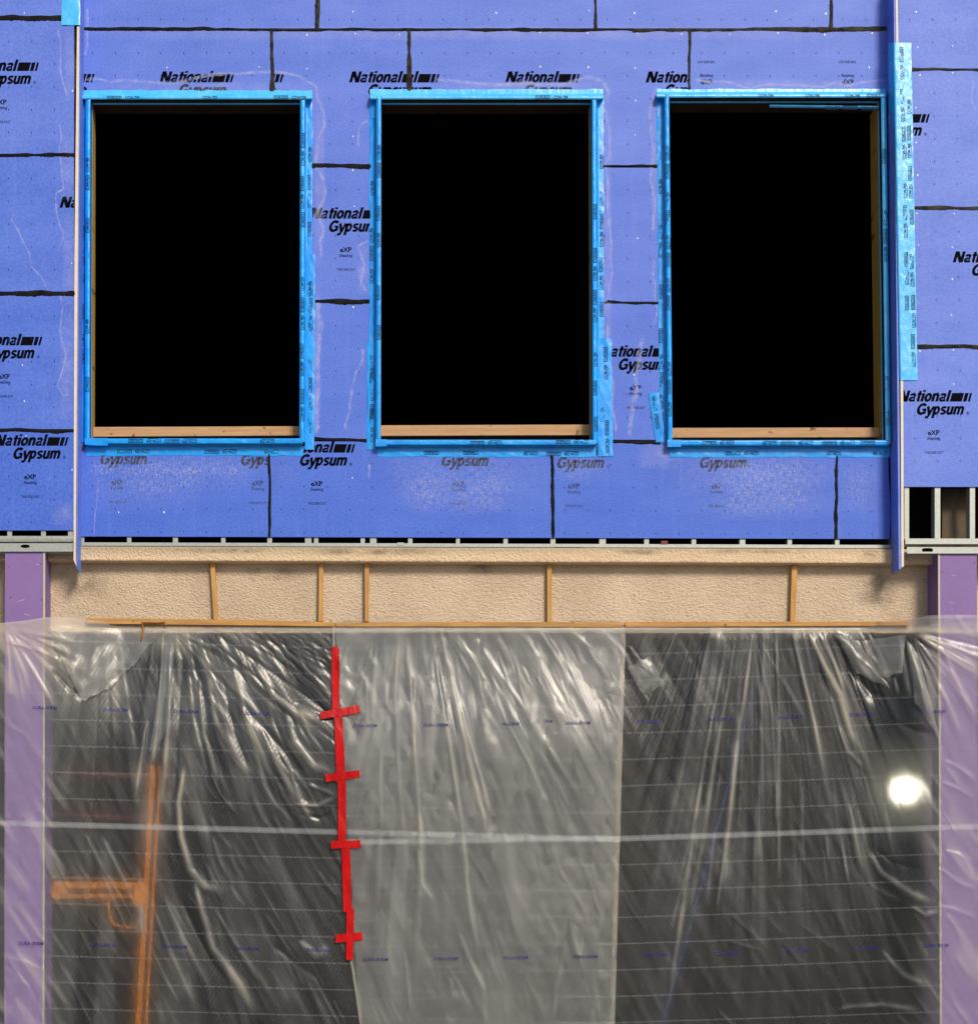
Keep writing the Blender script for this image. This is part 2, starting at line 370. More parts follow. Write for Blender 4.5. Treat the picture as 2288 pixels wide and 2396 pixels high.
LET = {   # heavy grotesque letters as strokes: (advance, [(points, width), ...]) with the capital height 1
    'N': (0.92, [([(0.12, 0), (0.12, 1)], .22), ([(0.16, 0.98), (0.66, 0.02)], .24), ([(0.70, 0), (0.70, 1)], .22)]),
    'a': (0.66, [([(0.46, 0), (0.46, 0.52)] + arc(0.28, 0.50, 0.18, 0.16, 0, 165, 8), .19), (arc(0.26, 0.215, 0.16, 0.135, 60, 300, 10), .17), ([(0.32, 0.36), (0.46, 0.40)], .14), ([(0.30, 0.09), (0.46, 0.18)], .12)]),
    't': (0.46, [([(0.20, 0.96), (0.20, 0.20)] + arc(0.31, 0.19, 0.11, 0.11, 180, 280, 5), .20), ([(0.02, 0.67), (0.40, 0.67)], .15)]),
    'i': (0.33, [([(0.13, 0), (0.13, XH)], .21), ([(0.13, 0.86), (0.13, 1.03)], .21)]),
    'o': (0.68, [(arc(0.31, XH / 2, 0.20, XH / 2 - 0.08, 0, 360, 18), .20)]),
    'n': (0.68, [([(0.13, 0), (0.13, XH)], .21), ([(0.15, 0.52)] + arc(0.31, 0.50, 0.17, 0.17, 150, 0, 8) + [(0.48, 0)], .20)]),
    'l': (0.33, [([(0.13, 0), (0.13, 1.03)], .21)]),
    'G': (0.92, [(arc(0.46, 0.5, 0.33, 0.42, 42, 318, 20), .22), ([(0.74, 0.06), (0.74, 0.47)], .20), ([(0.48, 0.46), (0.80, 0.46)], .16)]),
    'y': (0.64, [([(0.06, XH), (0.32, 0.02)], .21), ([(0.56, XH), (0.34, 0.02), (0.22, -0.24), (0.02, -0.24)], .19)]),
    'p': (0.70, [([(0.13, -0.32), (0.13, XH)], .21), (arc(0.32, XH / 2, 0.185, XH / 2 - 0.085, -170, 170, 16), .19)]),
    's': (0.60, [(arc(0.28, 0.535, 0.17, 0.135, 20, 235, 9) + arc(0.27, 0.215, 0.18, 0.135, 60, -155, 10), .18)]),
    'u': (0.68, [([(0.13, XH), (0.13, 0.26)] + arc(0.30, 0.25, 0.17, 0.17, 180, 330, 7), .20), ([(0.48, 0), (0.48, XH)], .21)]),
    'm': (1.02, [([(0.13, 0), (0.13, XH)], .21), ([(0.15, 0.52)] + arc(0.30, 0.51, 0.16, 0.16, 150, 0, 7) + [(0.46, 0)], .19), ([(0.48, 0.52)] + arc(0.64, 0.51, 0.16, 0.16, 150, 0, 7) + [(0.80, 0)], .20)]),
}
def heavy(mb, s_, u, v, wd, cap, f, clip, mi, rot=0, pivot=None, shear=0.27):
    tot = sum(LET[c][0] - 0.055 for c in s_) - 0.06; k = wd / (tot * cap); x = 0
    for c in s_:
        adv, st_ = LET[c]
        for pts, w_ in st_:
            n = len(pts); lo_, hi_ = [], []
            for i, (a, b) in enumerate(pts):
                def un(p, q): l = math.hypot(q[0] - p[0], q[1] - p[1]) or 1; return ((q[0] - p[0]) / l, (q[1] - p[1]) / l)
                d0 = un(pts[i - 1], pts[i]) if i else un(pts[0], pts[1]); d1 = un(pts[i], pts[i + 1]) if i < n - 1 else d0
                mx, my = -(d0[1] + d1[1]), d0[0] + d1[0]; l = math.hypot(mx, my) or 1; mx /= l; my /= l
                h = w_ * 0.57 / max(0.6, mx * -d0[1] + my * d0[0]); lo_.append((a - mx * h, b - my * h)); hi_.append((a + mx * h, b + my * h))
            P_ = [((x + a + b * shear) * k * cap + u, v - b * cap) for a, b in lo_ + hi_]
            if rot: P_ = [(2 * pivot[0] - a, 2 * pivot[1] - b) for a, b in P_]
            clip_add(mb, P_, [[i, i + 1, n + i + 1, n + i] for i in range(n - 1)], f, clip, mi)
        x += adv - 0.055
def logo(mb, x0, yb, f, clip, mi=1, mi2=None, k=1.0, flip=False):
    """the board's two-line printed mark with its bars, and the three small lines beneath"""
    mi2 = mi if mi2 is None else mi2
    rot, pv = (180, (x0 + 86, yb)) if flip else (0, None)
    kw = dict(f=f, clip=clip, rot=rot, pivot=pv)
    heavy(mb, 'National', x0, yb, 118, 26, f, clip, mi, rot, pv)
    for a, b in ((125, 153), (155.5, 164), (167, 172)):
        q = [(x0 + a - 3, yb), (x0 + b - 3, yb), (x0 + b + 2.5, yb - 20), (x0 + a + 2.5, yb - 20)]
        if flip: q = [(2 * pv[0] - x_, 2 * pv[1] - y_) for x_, y_ in q]
        clip_add(mb, q, [[0, 1, 2, 3]], f, clip, mi)
    heavy(mb, 'Gypsum', x0 + 42, yb + 30.5, 110, 26, f, clip, mi, rot, pv)
    clip_add(mb, [(pv[0] * 2 - a, pv[1] * 2 - b) if rot else (a, b) for a, b in ((x0 + 156, yb + 30.5), (x0 + 161, yb + 30.5), (x0 + 162, yb + 25.5), (x0 + 157, yb + 25.5))], [[0, 1, 2, 3]], f, clip, mi) if False else None
    text(mb, '®', x0 + 161, yb + 30.5, 7, 7, mi=mi, bold=0.004, **kw)
    text(mb, 'eXP', x0 + 71, yb + 78, 27, 11.5, mi=mi2, bold=0.028, **kw)
    text(mb, 'Sheathing', x0 + 69, yb + 89.5, 31, 7.4, mi=mi2, bold=0.014, shear=0.2, **kw)
    text(mb, 'THIS SIDE OUT', x0 + 64, yb + 122, 42, 6, mi=mi2, bold=0.01, **kw)

# ------------------------------------------------------------------ ground
mb = MB(); mb.add([(-400, -400, 0), (400, -400, 0), (400, 400, 0), (-400, 400, 0)], [[0, 1, 2, 3]])
setp(mb.build('ground', M['paving']), kind='structure')

# ------------------------------------------------------------------ depths (metres; the middle wall's face is y = 0, the street is -y)
YL = -0.20          # faces of the two projecting walls
YS = 0.10           # stucco
YC = -0.165         # purple columns
WINS = [dict(l=(213, 211), r=(703, 701), t=233, b=1026), dict(l=(892, 891), r=(1384, 1386), t=233, b=1029), dict(l=(1565, 1573), r=(2060, 2071), t=229, b=1030)]
HOLES = [(207, 228, 708, 1032), (886, 228, 1390, 1034), (1561, 224, 2078, 1036)]

def board(name, rect, yf, parent, holes=(), f0=Pw, thick=0.014, logos=(), screws=0.3, ticks=True, fld=(1, None)):
    u0, v0, u1, v1 = rect
    f = lambda a, b: f0(a, b, yf)
    us = sorted({u0, u1} | {x for h in holes for x in (h[0], h[2]) if u0 < x < u1}); vs = sorted({v0, v1} | {x for h in holes for x in (h[1], h[3]) if v0 < x < v1})
    inh = lambda a, b: any(h[0] < a < h[2] and h[1] < b < h[3] for h in holes)
    bm = bmesh.new(); vv = {}
    def V(a, b):
        if (a, b) not in vv: vv[(a, b)] = bm.verts.new(f(a, b))
        return vv[(a, b)]
    for i in range(len(us) - 1):
        for j in range(len(vs) - 1):
            if not inh((us[i] + us[i + 1]) / 2, (vs[j] + vs[j + 1]) / 2):
                bm.faces.new([V(us[i], vs[j]), V(us[i + 1], vs[j]), V(us[i + 1], vs[j + 1]), V(us[i], vs[j + 1])])
    fr = list(bm.faces); ex = bmesh.ops.extrude_face_region(bm, geom=fr)
    bk = [g for g in ex['geom'] if isinstance(g, bmesh.types.BMVert)]
    for v_ in bk: v_.co.y += thick
    bmesh.ops.recalc_face_normals(bm, faces=bm.faces)
    bm.verts.index_update()
    mb = MB(); mb.add([v_.co.copy() for v_ in bm.verts], [[v_.index for v_ in fc.verts] for fc in bm.faces]); bm.free()
    fi = lambda a, b: f0(a, b, yf - 0.0007)
    SKIP[0] = inh if holes else None
    for L in logos: logo(mb, L[0], L[1], fi, (u0, v0, u1, v1), mi=L[2] if len(L) > 2 else 1, flip=len(L) > 3)
    SKIP[0] = None
    blocked = lambda a, b: inh(a, b) or any(h[0] - 22 < a < h[2] + 22 and h[1] - 22 < b < h[3] + 35 for h in holes)
    if ticks:
        x = u0 + 27
        while x < u1 - 6:
            y = v0 + 53
            while y < v1 - 10:
                if not blocked(x, y):
                    jx, jy = random.uniform(-.7, .7), random.uniform(-.7, .7)
                    q = [(x + jx - 1.2, y + jy - 2.3), (x + jx + .6, y + jy - 2.5), (x + jx + 1.4, y + jy + 2), (x + jx - .2, y + jy + 2.3)]
                    mb.add([fi(*p) for p in q], [[0, 1, 2, 3]], 3)
                y += 53.3
            x += 53.4
    x = math.ceil((u0 - 105) / 110.0) * 110.0 + 105 - 110 + 62
    while x < u1:
        if u0 + 5 < x < u1 - 5:
            y = v0 + 8
            while y < v1 - 4:
                edge = (y - v0 < 20 or v1 - y < 20)
                if random.random() < (screws if edge else screws * 0.7) and not blocked(x, y):
                    jx, jy = x + random.uniform(-5, 5), y + random.uniform(-4, 4)
                    r = random.uniform(1.3, 2.1)
                    mb.add([fi(jx + r * math.cos(a_) * .85, jy + r * 1.25 * math.sin(a_)) for a_ in np.arange(7) * 2 * math.pi / 7], [list(range(7))], 4)
                y += 80
        x += 110 if u0 < 2100 else 80
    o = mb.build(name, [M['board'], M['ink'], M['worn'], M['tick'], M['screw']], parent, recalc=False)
    d_ = float(np.interp((v0 + v1) / 2, [0, 250, 550, 860, 1145], [0.62, 0.55, 0.42, 0.28, 0.03])) + random.uniform(-.05, .05)  # upper boards tinted paler to stand for the stronger light there
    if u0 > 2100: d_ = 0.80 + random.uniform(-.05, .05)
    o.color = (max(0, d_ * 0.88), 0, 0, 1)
    return o

def bead(pts, wd, parent, yf=0.0, mat_='seal', f0=Pw, name='sealant_bead'):
    """an uneven trowelled bead of sealant along a joint"""
    mb = MB(); P_ = []
    for (a, b), (c, d) in zip(pts[:-1], pts[1:]):
        n = max(2, int(math.hypot(c - a, d - b) / 3.5)); P_ += [(a + (c - a) * i / n, b + (d - b) * i / n) for i in range(n + (1 if (c, d) == pts[-1] else 0))]
    n = len(P_); s = np.arange(n)
    def wob(k, amp):
        g = rng.normal(size=n // k + 3); return amp * np.interp(s / k, np.arange(len(g)), g)
    cx = wob(9, 0.7) + wob(30, 0.9); hw = wd * 0.56 * np.clip(1 + wob(5, 0.16) + wob(18, 0.22), 0.45, 1.9)
    dx, dy = pts[-1][0] - pts[0][0], pts[-1][1] - pts[0][1]; L = math.hypot(dx, dy); nx, ny = -dy / L, dx / L
    vs = []
    for i, (a, b) in enumerate(P_):
        a += nx * cx[i]; b += ny * cx[i]; e1, e2 = hw[i], hw[i] * random.uniform(.85, 1.15)
        vs += [f0(a - nx * e1, b - ny * e1, yf - 0.0009), f0(a - nx * e1 * .4, b - ny * e1 * .4, yf - 0.004), f0(a + nx * e2 * .4, b + ny * e2 * .4, yf - 0.004), f0(a + nx * e2, b + ny * e2, yf - 0.0009)]
    fs = [[i * 4 + j, i * 4 + j + 1, i * 4 + j + 5, i * 4 + j + 4] for i in range(n - 1) for j in range(3)]
    mb.add(vs, fs, 0, True)
    return mb.build(name, M[mat_], parent)

def smear_line(mb, pts, wd, yf=0.0, amp=3.0):
    P_ = []
    for (a, b), (c, d) in zip(pts[:-1], pts[1:]):
        n = max(2, int(math.hypot(c - a, d - b) / 5)); P_ += [(a + (c - a) * i / n, b + (d - b) * i / n) for i in range(n)]
    P_.append(pts[-1]); n = len(P_); g = rng.normal(size=n // 6 + 3) * amp; off = np.interp(np.arange(n) / 6, np.arange(len(g)), g)
    vs = []; uv = []
    for i, (a, b) in enumerate(P_):
        p, q = P_[max(0, i - 1)], P_[min(n - 1, i + 1)]; dx, dy = q[0] - p[0], q[1] - p[1]; L = math.hypot(dx, dy) or 1
        nx, ny = -dy / L, dx / L; a += nx * off[i]; b += ny * off[i]; h = wd / 2 * random.uniform(.7, 1.3)
        vs += [P(a - nx * h, b - ny * h, yf - 0.0016), P(a + nx * h, b + ny * h, yf - 0.0016)]; uv += [(0.02, 0.5), (0.98, 0.5)]
    vs2 = []; uv2 = []
    for i in range(n):   # a middle row so that the film fades to both edges
        l, r = vs[2 * i], vs[2 * i + 1]; vs2 += [l, (l + r) / 2, r]; e = 0.02 if i in (0, n - 1) else 0.5
        uv2 += [(0.02, e), (0.5, e), (0.98, e)]
    mb.add(vs2, [[i * 3 + j, i * 3 + j + 1, i * 3 + j + 4, i * 3 + j + 3] for i in range(n - 1) for j in (0, 1)], 0, uvs=uv2)
def smear_patch(mb, u0, v0, u1, v1, yf=0.0, n=6, mi=0, k=0.0013):
    vs = []; uv = []
    for i in range(n + 1):
        for j in range(n + 1):
            vs.append(P(u0 + (u1 - u0) * i / n, v0 + (v1 - v0) * j / n, yf - k)); uv.append((i / n, j / n))
    mb.add(vs, [[i * (n + 1) + j, (i + 1) * (n + 1) + j, (i + 1) * (n + 1) + j + 1, i * (n + 1) + j + 1] for i in range(n) for j in range(n)], mi, uvs=uv)

# ------------------------------------------------------------------ middle wall
mid = thing('sheathed_wall', 'wide recessed blue sheathed wall that holds the three black window openings', 'wall', tuple(P(1144, 1270, 0.02)), 'blue sheathed wall sections')
XL, XR = 189, 2086
rowA = [(XL, 742), (742, 1393), (1393, 1943), (1943, XR)]
for a, b in rowA: board('sheathing_board', (a + 1, -60, b - 1, 66), 0, mid, screws=.25 + .45 * (a > 1000))
W_ = 2
lB = {0: [(48, 193), (374, 193)], 1: [(490, 193), (817, 193)], 2: [(854, 193), (1182, 193), (1510, 193)], 3: []}
for i, (a, b) in enumerate([(XL, 636), (636, 959), (959, 1613), (1613, XR)]):
    lg = list(lB[i])
    if i == 3: lg = [(1565, 264, 1, 1), (1895, 264, 1, 1)]
    board('sheathing_board', (a + 1, 71, b - 1, 387), 0, mid, HOLES, logos=lg, screws=(.25, .3, .5, .8)[i])
for a, b, lg, s in ((705, 889, [(725, 512)], .5), (1387, 1564, [], .4)):
    board('sheathing_board', (a, 392, b, 705), 0, mid, HOLES, logos=lg, screws=s)
for a, b, lg, s in ((705, 889, [], .3), (1387, 1564, [(1402, 834)], .5)):
    board('sheathing_board', (a, 710, b, 1028), 0, mid, HOLES, logos=lg, screws=s)
for a, b, lg in ((XL, 630, [(190, 1058, W_), (519, 1059, W_)]), (630, 1293, [(657, 1060), (988, 1060, W_)]), (1293, 1957, [(1258, 1064, W_), (1591, 1063, W_)]), (1957, XR, [])):
    board('sheathing_board', (a + 1, 1034, b - 1, 1258), 0, mid, HOLES, logos=lg, screws=.12)
for a, b in ((191, 205), (2080, 2086)):
    board('sheathing_board', (a, 392, b, 705), 0, mid, HOLES, ticks=False, screws=0); board('sheathing_board', (a, 710, b, 1028), 0, mid, HOLES, ticks=False, screws=0)
# joints
bead([(190, 68), (650, 70), (1150, 69), (1480, 70)], 6.5, mid); bead([(1480, 70), (1640, 70), (2083, 68)], 8.5, mid, mat_='sealg')
for x, a, b, wd, mt in ((742, -40, 68, 8, 'sealg'), (1393, -40, 68, 6.5, 'sealg'), (1943, -40, 68, 6.5, 'sealg'), (636, 68, 214, 8, 'sealg'), (959, 70, 212, 8, 'sealg'), (1613, 70, 210, 6, 'sealg')):
    bead([(x + random.uniform(-2, 2), a), (x, b)], wd, mid, mat_=mt, yf=-0.0008)
for a, b, v_, wd in ((730, 868, 389, 9), (1412, 1538, 389, 5), (735, 865, 706, 7.5), (1420, 1540, 708, 5.5), (732, 864, 1030, 7), (1428, 1545, 1033, 9)):
    bead([(a, v_ - 1), (b, v_)], wd, mid)
for x, wd in ((631, 7), (1293, 6.5), (1957, 6.5)): bead([(x, 1064), (x + 1, 1130), (x - 1, 1258)], wd, mid, yf=-0.0008)
bead([(189, -30), (190, 210)], 3.5, mid, mat_='sealg'); bead([(186, 1062), (187, 1180), (186, 1256)], 4, mid); bead([(2081, 1068), (2083, 1180), (2084, 1256)], 3, mid)
# film of primer left round the tape, rubbed patches
mb = SM()
smear_line(mb, [(200, 188), (300, 190), (380, 196), (480, 180), (560, 170), (640, 168), (700, 178), (735, 205), (752, 240), (758, 290), (745, 340), (738, 385), (755, 420), (757, 465), (745, 500), (757, 540), (748, 600)], 9)
smear_line(mb, [(745, 700), (748, 760), (738, 830), (742, 930), (735, 1015)], 14)
smear_line(mb, [(862, 280), (845, 290), (840, 345)], 6); smear_line(mb, [(862, 560), (842, 575), (850, 620), (843, 660), (858, 680)], 6)
smear_line(mb, [(848, 815), (840, 870), (822, 940), (808, 1005)], 7)
smear_line(mb, [(1020, 190), (1120, 196), (1200, 196), (1300, 196), (1370, 188), (1408, 192), (1430, 215), (1418, 245)], 10)
smear_line(mb, [(1416, 245), (1424, 300), (1428, 365), (1414, 385), (1422, 450), (1428, 540), (1436, 610), (1428, 690)], 6)
smear_line(mb, [(1425, 760), (1432, 900), (1436, 1010)], 8); smear_line(mb, [(1500, 790), (1490, 870), (1482, 950), (1476, 1020)], 12)
smear_line(mb, [(1535, 205), (1522, 260), (1520, 300), (1530, 350), (1520, 420), (1532, 440), (1528, 540)], 6)
smear_line(mb, [(1532, 610), (1528, 680), (1535, 720), (1530, 760)], 6)
smear_line(mb, [(1625, 186), (1690, 188), (1760, 205), (1850, 200), (1960, 196), (2020, 188), (2068, 186)], 7)
smear_line(mb, [(205, 20), (205, 90), (197, 130)], 8); smear_line(mb, [(232, 1122), (226, 1180), (220, 1250)], 3, amp=.6)
smear_line(mb, [(866, 1085), (860, 1120)], 7); smear_line(mb, [(1585, 40), (1575, 60)], 2, amp=.3)
mb.build('primer_smear', M['smear'], mid, recalc=False)
mb = SM()
smear_patch(mb, 195, 190, 760, 232); smear_patch(mb, 733, 210, 762, 640); smear_patch(mb, 734, 650, 752, 1020); smear_patch(mb, 1000, 190, 1430, 215)
smear_patch(mb, 1412, 200, 1432, 1020); smear_patch(mb, 836, 570, 864, 690); smear_patch(mb, 1520, 200, 1540, 560); smear_patch(mb, 1610, 186, 2075, 212)
smear_patch(mb, 190, 60, 2085, 95); smear_patch(mb, 1490, 1030, 1600, 1100)
mb.build('primer_smear', M['smeara'], mid, recalc=False)
mb = SM()
for q in ((188, 1055, 480, 1200), (380, 1060, 630, 1150), (640, 1060, 710, 1140), (890, 1060, 1290, 1200), (940, 1100, 1180, 1210), (1300, 1070, 1420, 1130), (1560, 1080, 1960, 1200), (1590, 1060, 1955, 1150), (1600, 1140, 1950, 1220), (1960, 1080, 2060, 1200)):
    smear_patch(mb, *q, k=0.0014 + 0.0002 * random.random())
for x0 in np.arange(210, 620, 60): smear_patch(mb, x0, 1085 + random.uniform(-8, 8), x0 + 80, 1112, k=.0019)
mb.build('primer_smear', M['scuff'], mid, recalc=False)
# studs seen in the gap, their track
def stud(parent, u0, u1, v0, v1, yf, f0=Pw):
    mb = MB(); boxpx(mb, u0, v0, u1, v1, yf, 0.002, f=f0)
    boxpx(mb, u0, v0, u0 + 0.8, v1, yf + 0.0025, 0.088, f=f0)
    q = [f0(u1, v0, yf + .002), f0(u1 - 3, v0, yf + .002), f0(u1 - 3, v1, yf + .002), f0(u1, v1, yf + .002)]; mb.slab(q, 0.012)
    return mb.build('steel_stud', M['steel'], parent)
for a, b in ((190, 198), (298, 308), (405, 417), (518, 528), (626, 637), (714, 729), (735, 745), (844, 854), (866, 881), (955, 965), (1067, 1076), (1178, 1188), (1288, 1299), (1402, 1417), (1507, 1518), (1618, 1628), (1730, 1743), (1842, 1852), (1953, 1963), (2083, 2093)):
    stud(mid, a, b, 1258.5, 1277, 0.013)
mb = MB(); boxpx(mb, 186, 1272, 2098, 1280, 0.008, 0.002, f=Pw); boxpx(mb, 186, 1278, 2098, 1280, 0.0105, 0.10, f=Pw); boxpx(mb, 930, 1270, 945, 1277, 0.004, 0.003, f=Pw); boxpx(mb, 1300, 1273, 1365, 1279.5, 0.004, 0.003, f=Pw)
mb.build('steel_track', M['steel'], mid)
mb = MB(); boxpx(mb, 1546, 1264, 1562, 1272, 0.004, 0.01, f=Pw); mb.build('red_tag', M['redp'], mid)

# ------------------------------------------------------------------ the three window openings (parts of the middle wall)
def strip(name, path, prof, parent, matk='tape', prints=None, wr=1.0, pale=None):
    """a strip of flashing tape folded over a profile. path: list of (u,v) along the opening's edge;
    prof: list of (offset in photo px outward along normal, y). normal given by path side."""
    mb = MB(); (a, b), (c, d) = path[0], path[-1]
    L = math.hypot(c - a, d - b); n = max(4, int(L / 5)); nx, ny = prints['n']
    pr = []
    for (o0, y0), (o1, y1) in zip(prof[:-1], prof[1:]):
        k = max(1, int(math.hypot(o1 - o0, (y1 - y0) / PXM) / 4)); pr += [(o0 + (o1 - o0) * i / k, y0 + (y1 - y0) * i / k) for i in range(k)]
    pr.append(prof[-1]); k = len(pr)
    g = rng.normal(size=(n // 4 + 3, 3)); ed = np.interp(np.arange(n + 1) / 4, np.arange(len(g)), g[:, 0]) * 0.7
    bl = np.interp(np.arange(n + 1) / 4, np.arange(len(g)), g[:, 1]) * 0.0016 * wr
    vs = []
    for i in range(n + 1):
        s = i / n; u = a + (c - a) * s; v = b + (d - b) * s
        for j, (o, y) in enumerate(pr):
            oo = o + (ed[i] if j == 0 else 0)
            cz = 0.0035 * wr * max(0.0, math.sin(i * 0.55 + j * 0.9 + 3 * bl[i] / (0.0016 * wr)) - 0.72) * (0 if j in (0, k - 1) else 1)
            sh = -cz + (rng.random() - .5) * 0.0008 * wr - abs(bl[(i + 2 * j) % (n + 1)]) * (0.3 if j in (0, k - 1) else 1)
            p = P(u + nx * oo, v + ny * oo, min(0, y)); 
            q = P(u + nx * o, v + ny * o, prof[-2][1]) if y > 0 else p
            vs.append(Vector((q.x, y, q.z)) if y > 0 else p + Vector((0, sh, 0)))
    mb.add(vs, [[i * k + j, i * k + j + 1, (i + 1) * k + j + 1, (i + 1) * k + j] for i in range(n) for j in range(k - 1)], 0, True)
    # printing along the tape
    for (off, y, ph, mi) in prints.get('rows', []):
        s = ph
        while s < L - 40:
            lat = random.uniform(-1.5, 1.5); drop = random.random()
            for word in (0, 1):
                if drop < 0.22 or (drop < 0.42 and word == 0) or (drop > 0.88 and word == 1): continue
                wd = 34
                q0 = s + word * 42
                if q0 + wd > L - 3: continue
                vert = abs(d - b) > abs(c - a)
                sg = prints.get('dir', 1)
                def f(x_, y_, q0=q0, lat=lat):
                    al = (q0 + (x_ if sg > 0 else wd - x_)) / L; pu = a + (c - a) * al; pv = b + (d - b) * al
                    return P(pu + nx * (off + lat + y_ * prints.get('yd', 1)), pv + ny * (off + lat + y_ * prints.get('yd', 1)), y - 0.0035)
                if word == prints.get('lw', 0):
                    for r_ in ((0, -4.2, 34, -3.2), (0, 3.4, 34, 4.4), (0, -4.2, 1.2, 4.4), (32.8, -4.2, 34, 4.4)):
                        clip_add(mb, [(r_[0], r_[1]), (r_[2], r_[1]), (r_[2], r_[3]), (r_[0], r_[3])], [[0, 1, 2, 3]], f, BIG, 1)
                    text(mb, 'CARLISLE', 3, 2.4, 28, 4.8, f, 1, bold=0.012)
                else:
                    text(mb, 'CCW-705', 0, 3.2, 34, 7.0, f, 1, bold=0.012)
                    clip_add(mb, [(0, 4.6), (30, 4.6), (30, 5.5), (0, 5.5)], [[0, 1, 2, 3]], f, BIG, 1)
            s += 88 * random.uniform(.92, 1.25)
    return mb.build(name, [M[matk], M['tink']], parent, recalc=False)

FY = -0.062
for wi, W in enumerate(WINS):
    (lt, lb), (rt, rb), t_, b_ = W['l'], W['r'], W['t'], W['b']
    hx = HOLES[wi]
    # rough buck behind the tape
    mb = MB()
    bw = 10
    polypx(mb, [(lt - bw, t_ - bw), (lt - 0.8, t_ - bw), (lb - 0.8, b_ + bw), (lb - bw, b_ + bw)], FY + 0.004, 0.075)
    polypx(mb, [(rt + 0.8, t_ - bw), (rt + bw, t_ - bw), (rb + bw, b_ + bw), (rb + 0.8, b_ + bw)], FY + 0.004, 0.075)
    polypx(mb, [(lt - 0.8, t_ - bw), (rt + 0.8, t_ - bw), (rt + 0.8, t_ - 0.8), (lt - 0.8, t_ - 0.8)], FY + 0.004, 0.075)
    polypx(mb, [(lb - 0.8, b_ + 0.8), (rb + 0.8, b_ + 0.8), (rb + 0.8, b_ + bw), (lb - 0.8, b_ + bw)], FY + 0.004, 0.075)
    win = mb.build('window_opening', M['darkw'], mid)
    setp(win, ('first window opening beside the pale corner trim', 'middle window opening between two blue piers', 'third window opening with a loose tape strip under its head')[wi])
    lo = (23, 27, 30)[wi]; ro = (29, 28, 12)[wi]; to = (22, 24, 21)[wi]; bo = 40
    # jambs, head, sill: wall flange, side of the buck, its face, return into the opening
    pj = lambda ow: [(ow, -0.002), (12.5, -0.0035), (11.5, FY), (0, FY - 0.002), (0, 0.03)]
    strip('flashing_tape', [(lt, t_ - 8), (lb, b_ + 8)], pj(lo), win, 'tape', dict(n=(-1, 0), rows=[(6, FY - 0.002, random.uniform(60, 150), 0), (lo - 6, -0.003, random.uniform(100, 200), 0)], dir=-1, yd=-1, lw=1), 1.4)
    strip('flashing_tape', [(rt, t_ - 8), (rb, b_ + 8)], pj(ro), win, 'tapel' if wi == 2 else 'tape', dict(n=(1, 0), rows=[(6, FY - 0.002, random.uniform(80, 150), 0)] + ([(ro - 7, -0.003, random.uniform(40, 120), 0)] if wi < 2 else []), dir=-1, yd=1, lw=0), 1.4)
    strip('flashing_tape', [(lt - lo + 1, t_), (rt + ro - 1, t_)], [(to, -0.003), (11, -0.004), (10.5, FY - 0.002), (0, FY - 0.004), (0, 0.03)], win, 'tapel', dict(n=(0, -1), rows=[(6, FY - 0.004, random.uniform(120, 200), 0)] if wi else [(6, FY - 0.004, 60, 0)], dir=1, yd=-1, lw=0), 1.0)
    strip('flashing_tape', [(lb - 8, b_), (rb + 8, b_)], [(bo, -0.002), (13.5, -0.0035), (13, FY), (0, FY - 0.002), (0, 0.03)], win, 'tape', dict(n=(0, 1), rows=[(6.5, FY - 0.002, random.uniform(60, 140), 0), (bo - 9, -0.0035, random.uniform(60, 140), 0)], dir=-1, yd=-1, lw=0), 1.2)
    if wi < 2:   # second, wider lap of tape low on the right jamb
        strip('flashing_tape', [(rt + 13, (595, 792)[wi]), (rb + 13, (1052, 1068)[wi])], [((22, 34)[wi], -0.0035), (0, -0.0055)], win, 'tape', dict(n=(1, 0), rows=[((12, 20)[wi], -0.0055, 20, 0)], dir=-1, yd=1, lw=0), 1.8)
    if wi == 1:
        strip('flashing_tape', [(lt - 13, 800), (lb - 13, 1052)], [(20, -0.0035), (0, -0.0055)], win, 'tape', dict(n=(-1, 0), rows=[(8, -0.0055, 20, 0)], dir=-1, yd=-1, lw=1), 1.8)
    if wi == 2:
        mb = MB(); strip('flashing_tape', [(1529, 919), (1546, 1035)], [(13, -0.0045), (-12, -0.0075)], win, 'tape', dict(n=(-1, 0), rows=[(2, -0.0075, 8, 0)], dir=-1, yd=-1, lw=1), 1.5)
        strip('flashing_tape', [(1800, 246), (2056, 249)], [(-1, 0.0005), (-6, -0.004), (1, -0.010)], win, 'tapel', dict(n=(0, -1), rows=[(-3, -0.010, 130, 0)], dir=1, yd=-1, lw=1), 0.6)
    # corner laps of tape
    strip('flashing_tape', [(lb - 12, b_ + 2), (lb + (42, 14, 20)[wi], b_ + 2)], [(14, FY - 0.004), (-3, FY - 0.0055)], win, 'tape', dict(n=(0, 1)), 1.2)
    strip('flashing_tape', [(lt - lo, t_ - 4), (lt - lo + 2, t_ + 45)], [(0, -0.005), (-16, -0.0065)], win, 'tape', dict(n=(-1, 0)), 1.5)
    # timber of the rough opening, set back
    hz = 0.045
    sv = ((999, 997), (995, 993), (1001, 1000))[wi]; sb = ((1022, 1019), (1020, 1018), (1024, 1023))[wi]
    mb = MB(); ys = 0.115
    mb.slab([P(lb - 4, sv[0], ys), P(rb + 4, sv[1], ys), P(rb + 4, sb[1], ys), P(lb - 4, sb[0], ys)], 0.04)
    mb.build('wooden_sill', M['sillw'], win, 0.003)
    mb = MB(); p0, p1 = P(lt, t_, FY), P(lb, b_, FY)
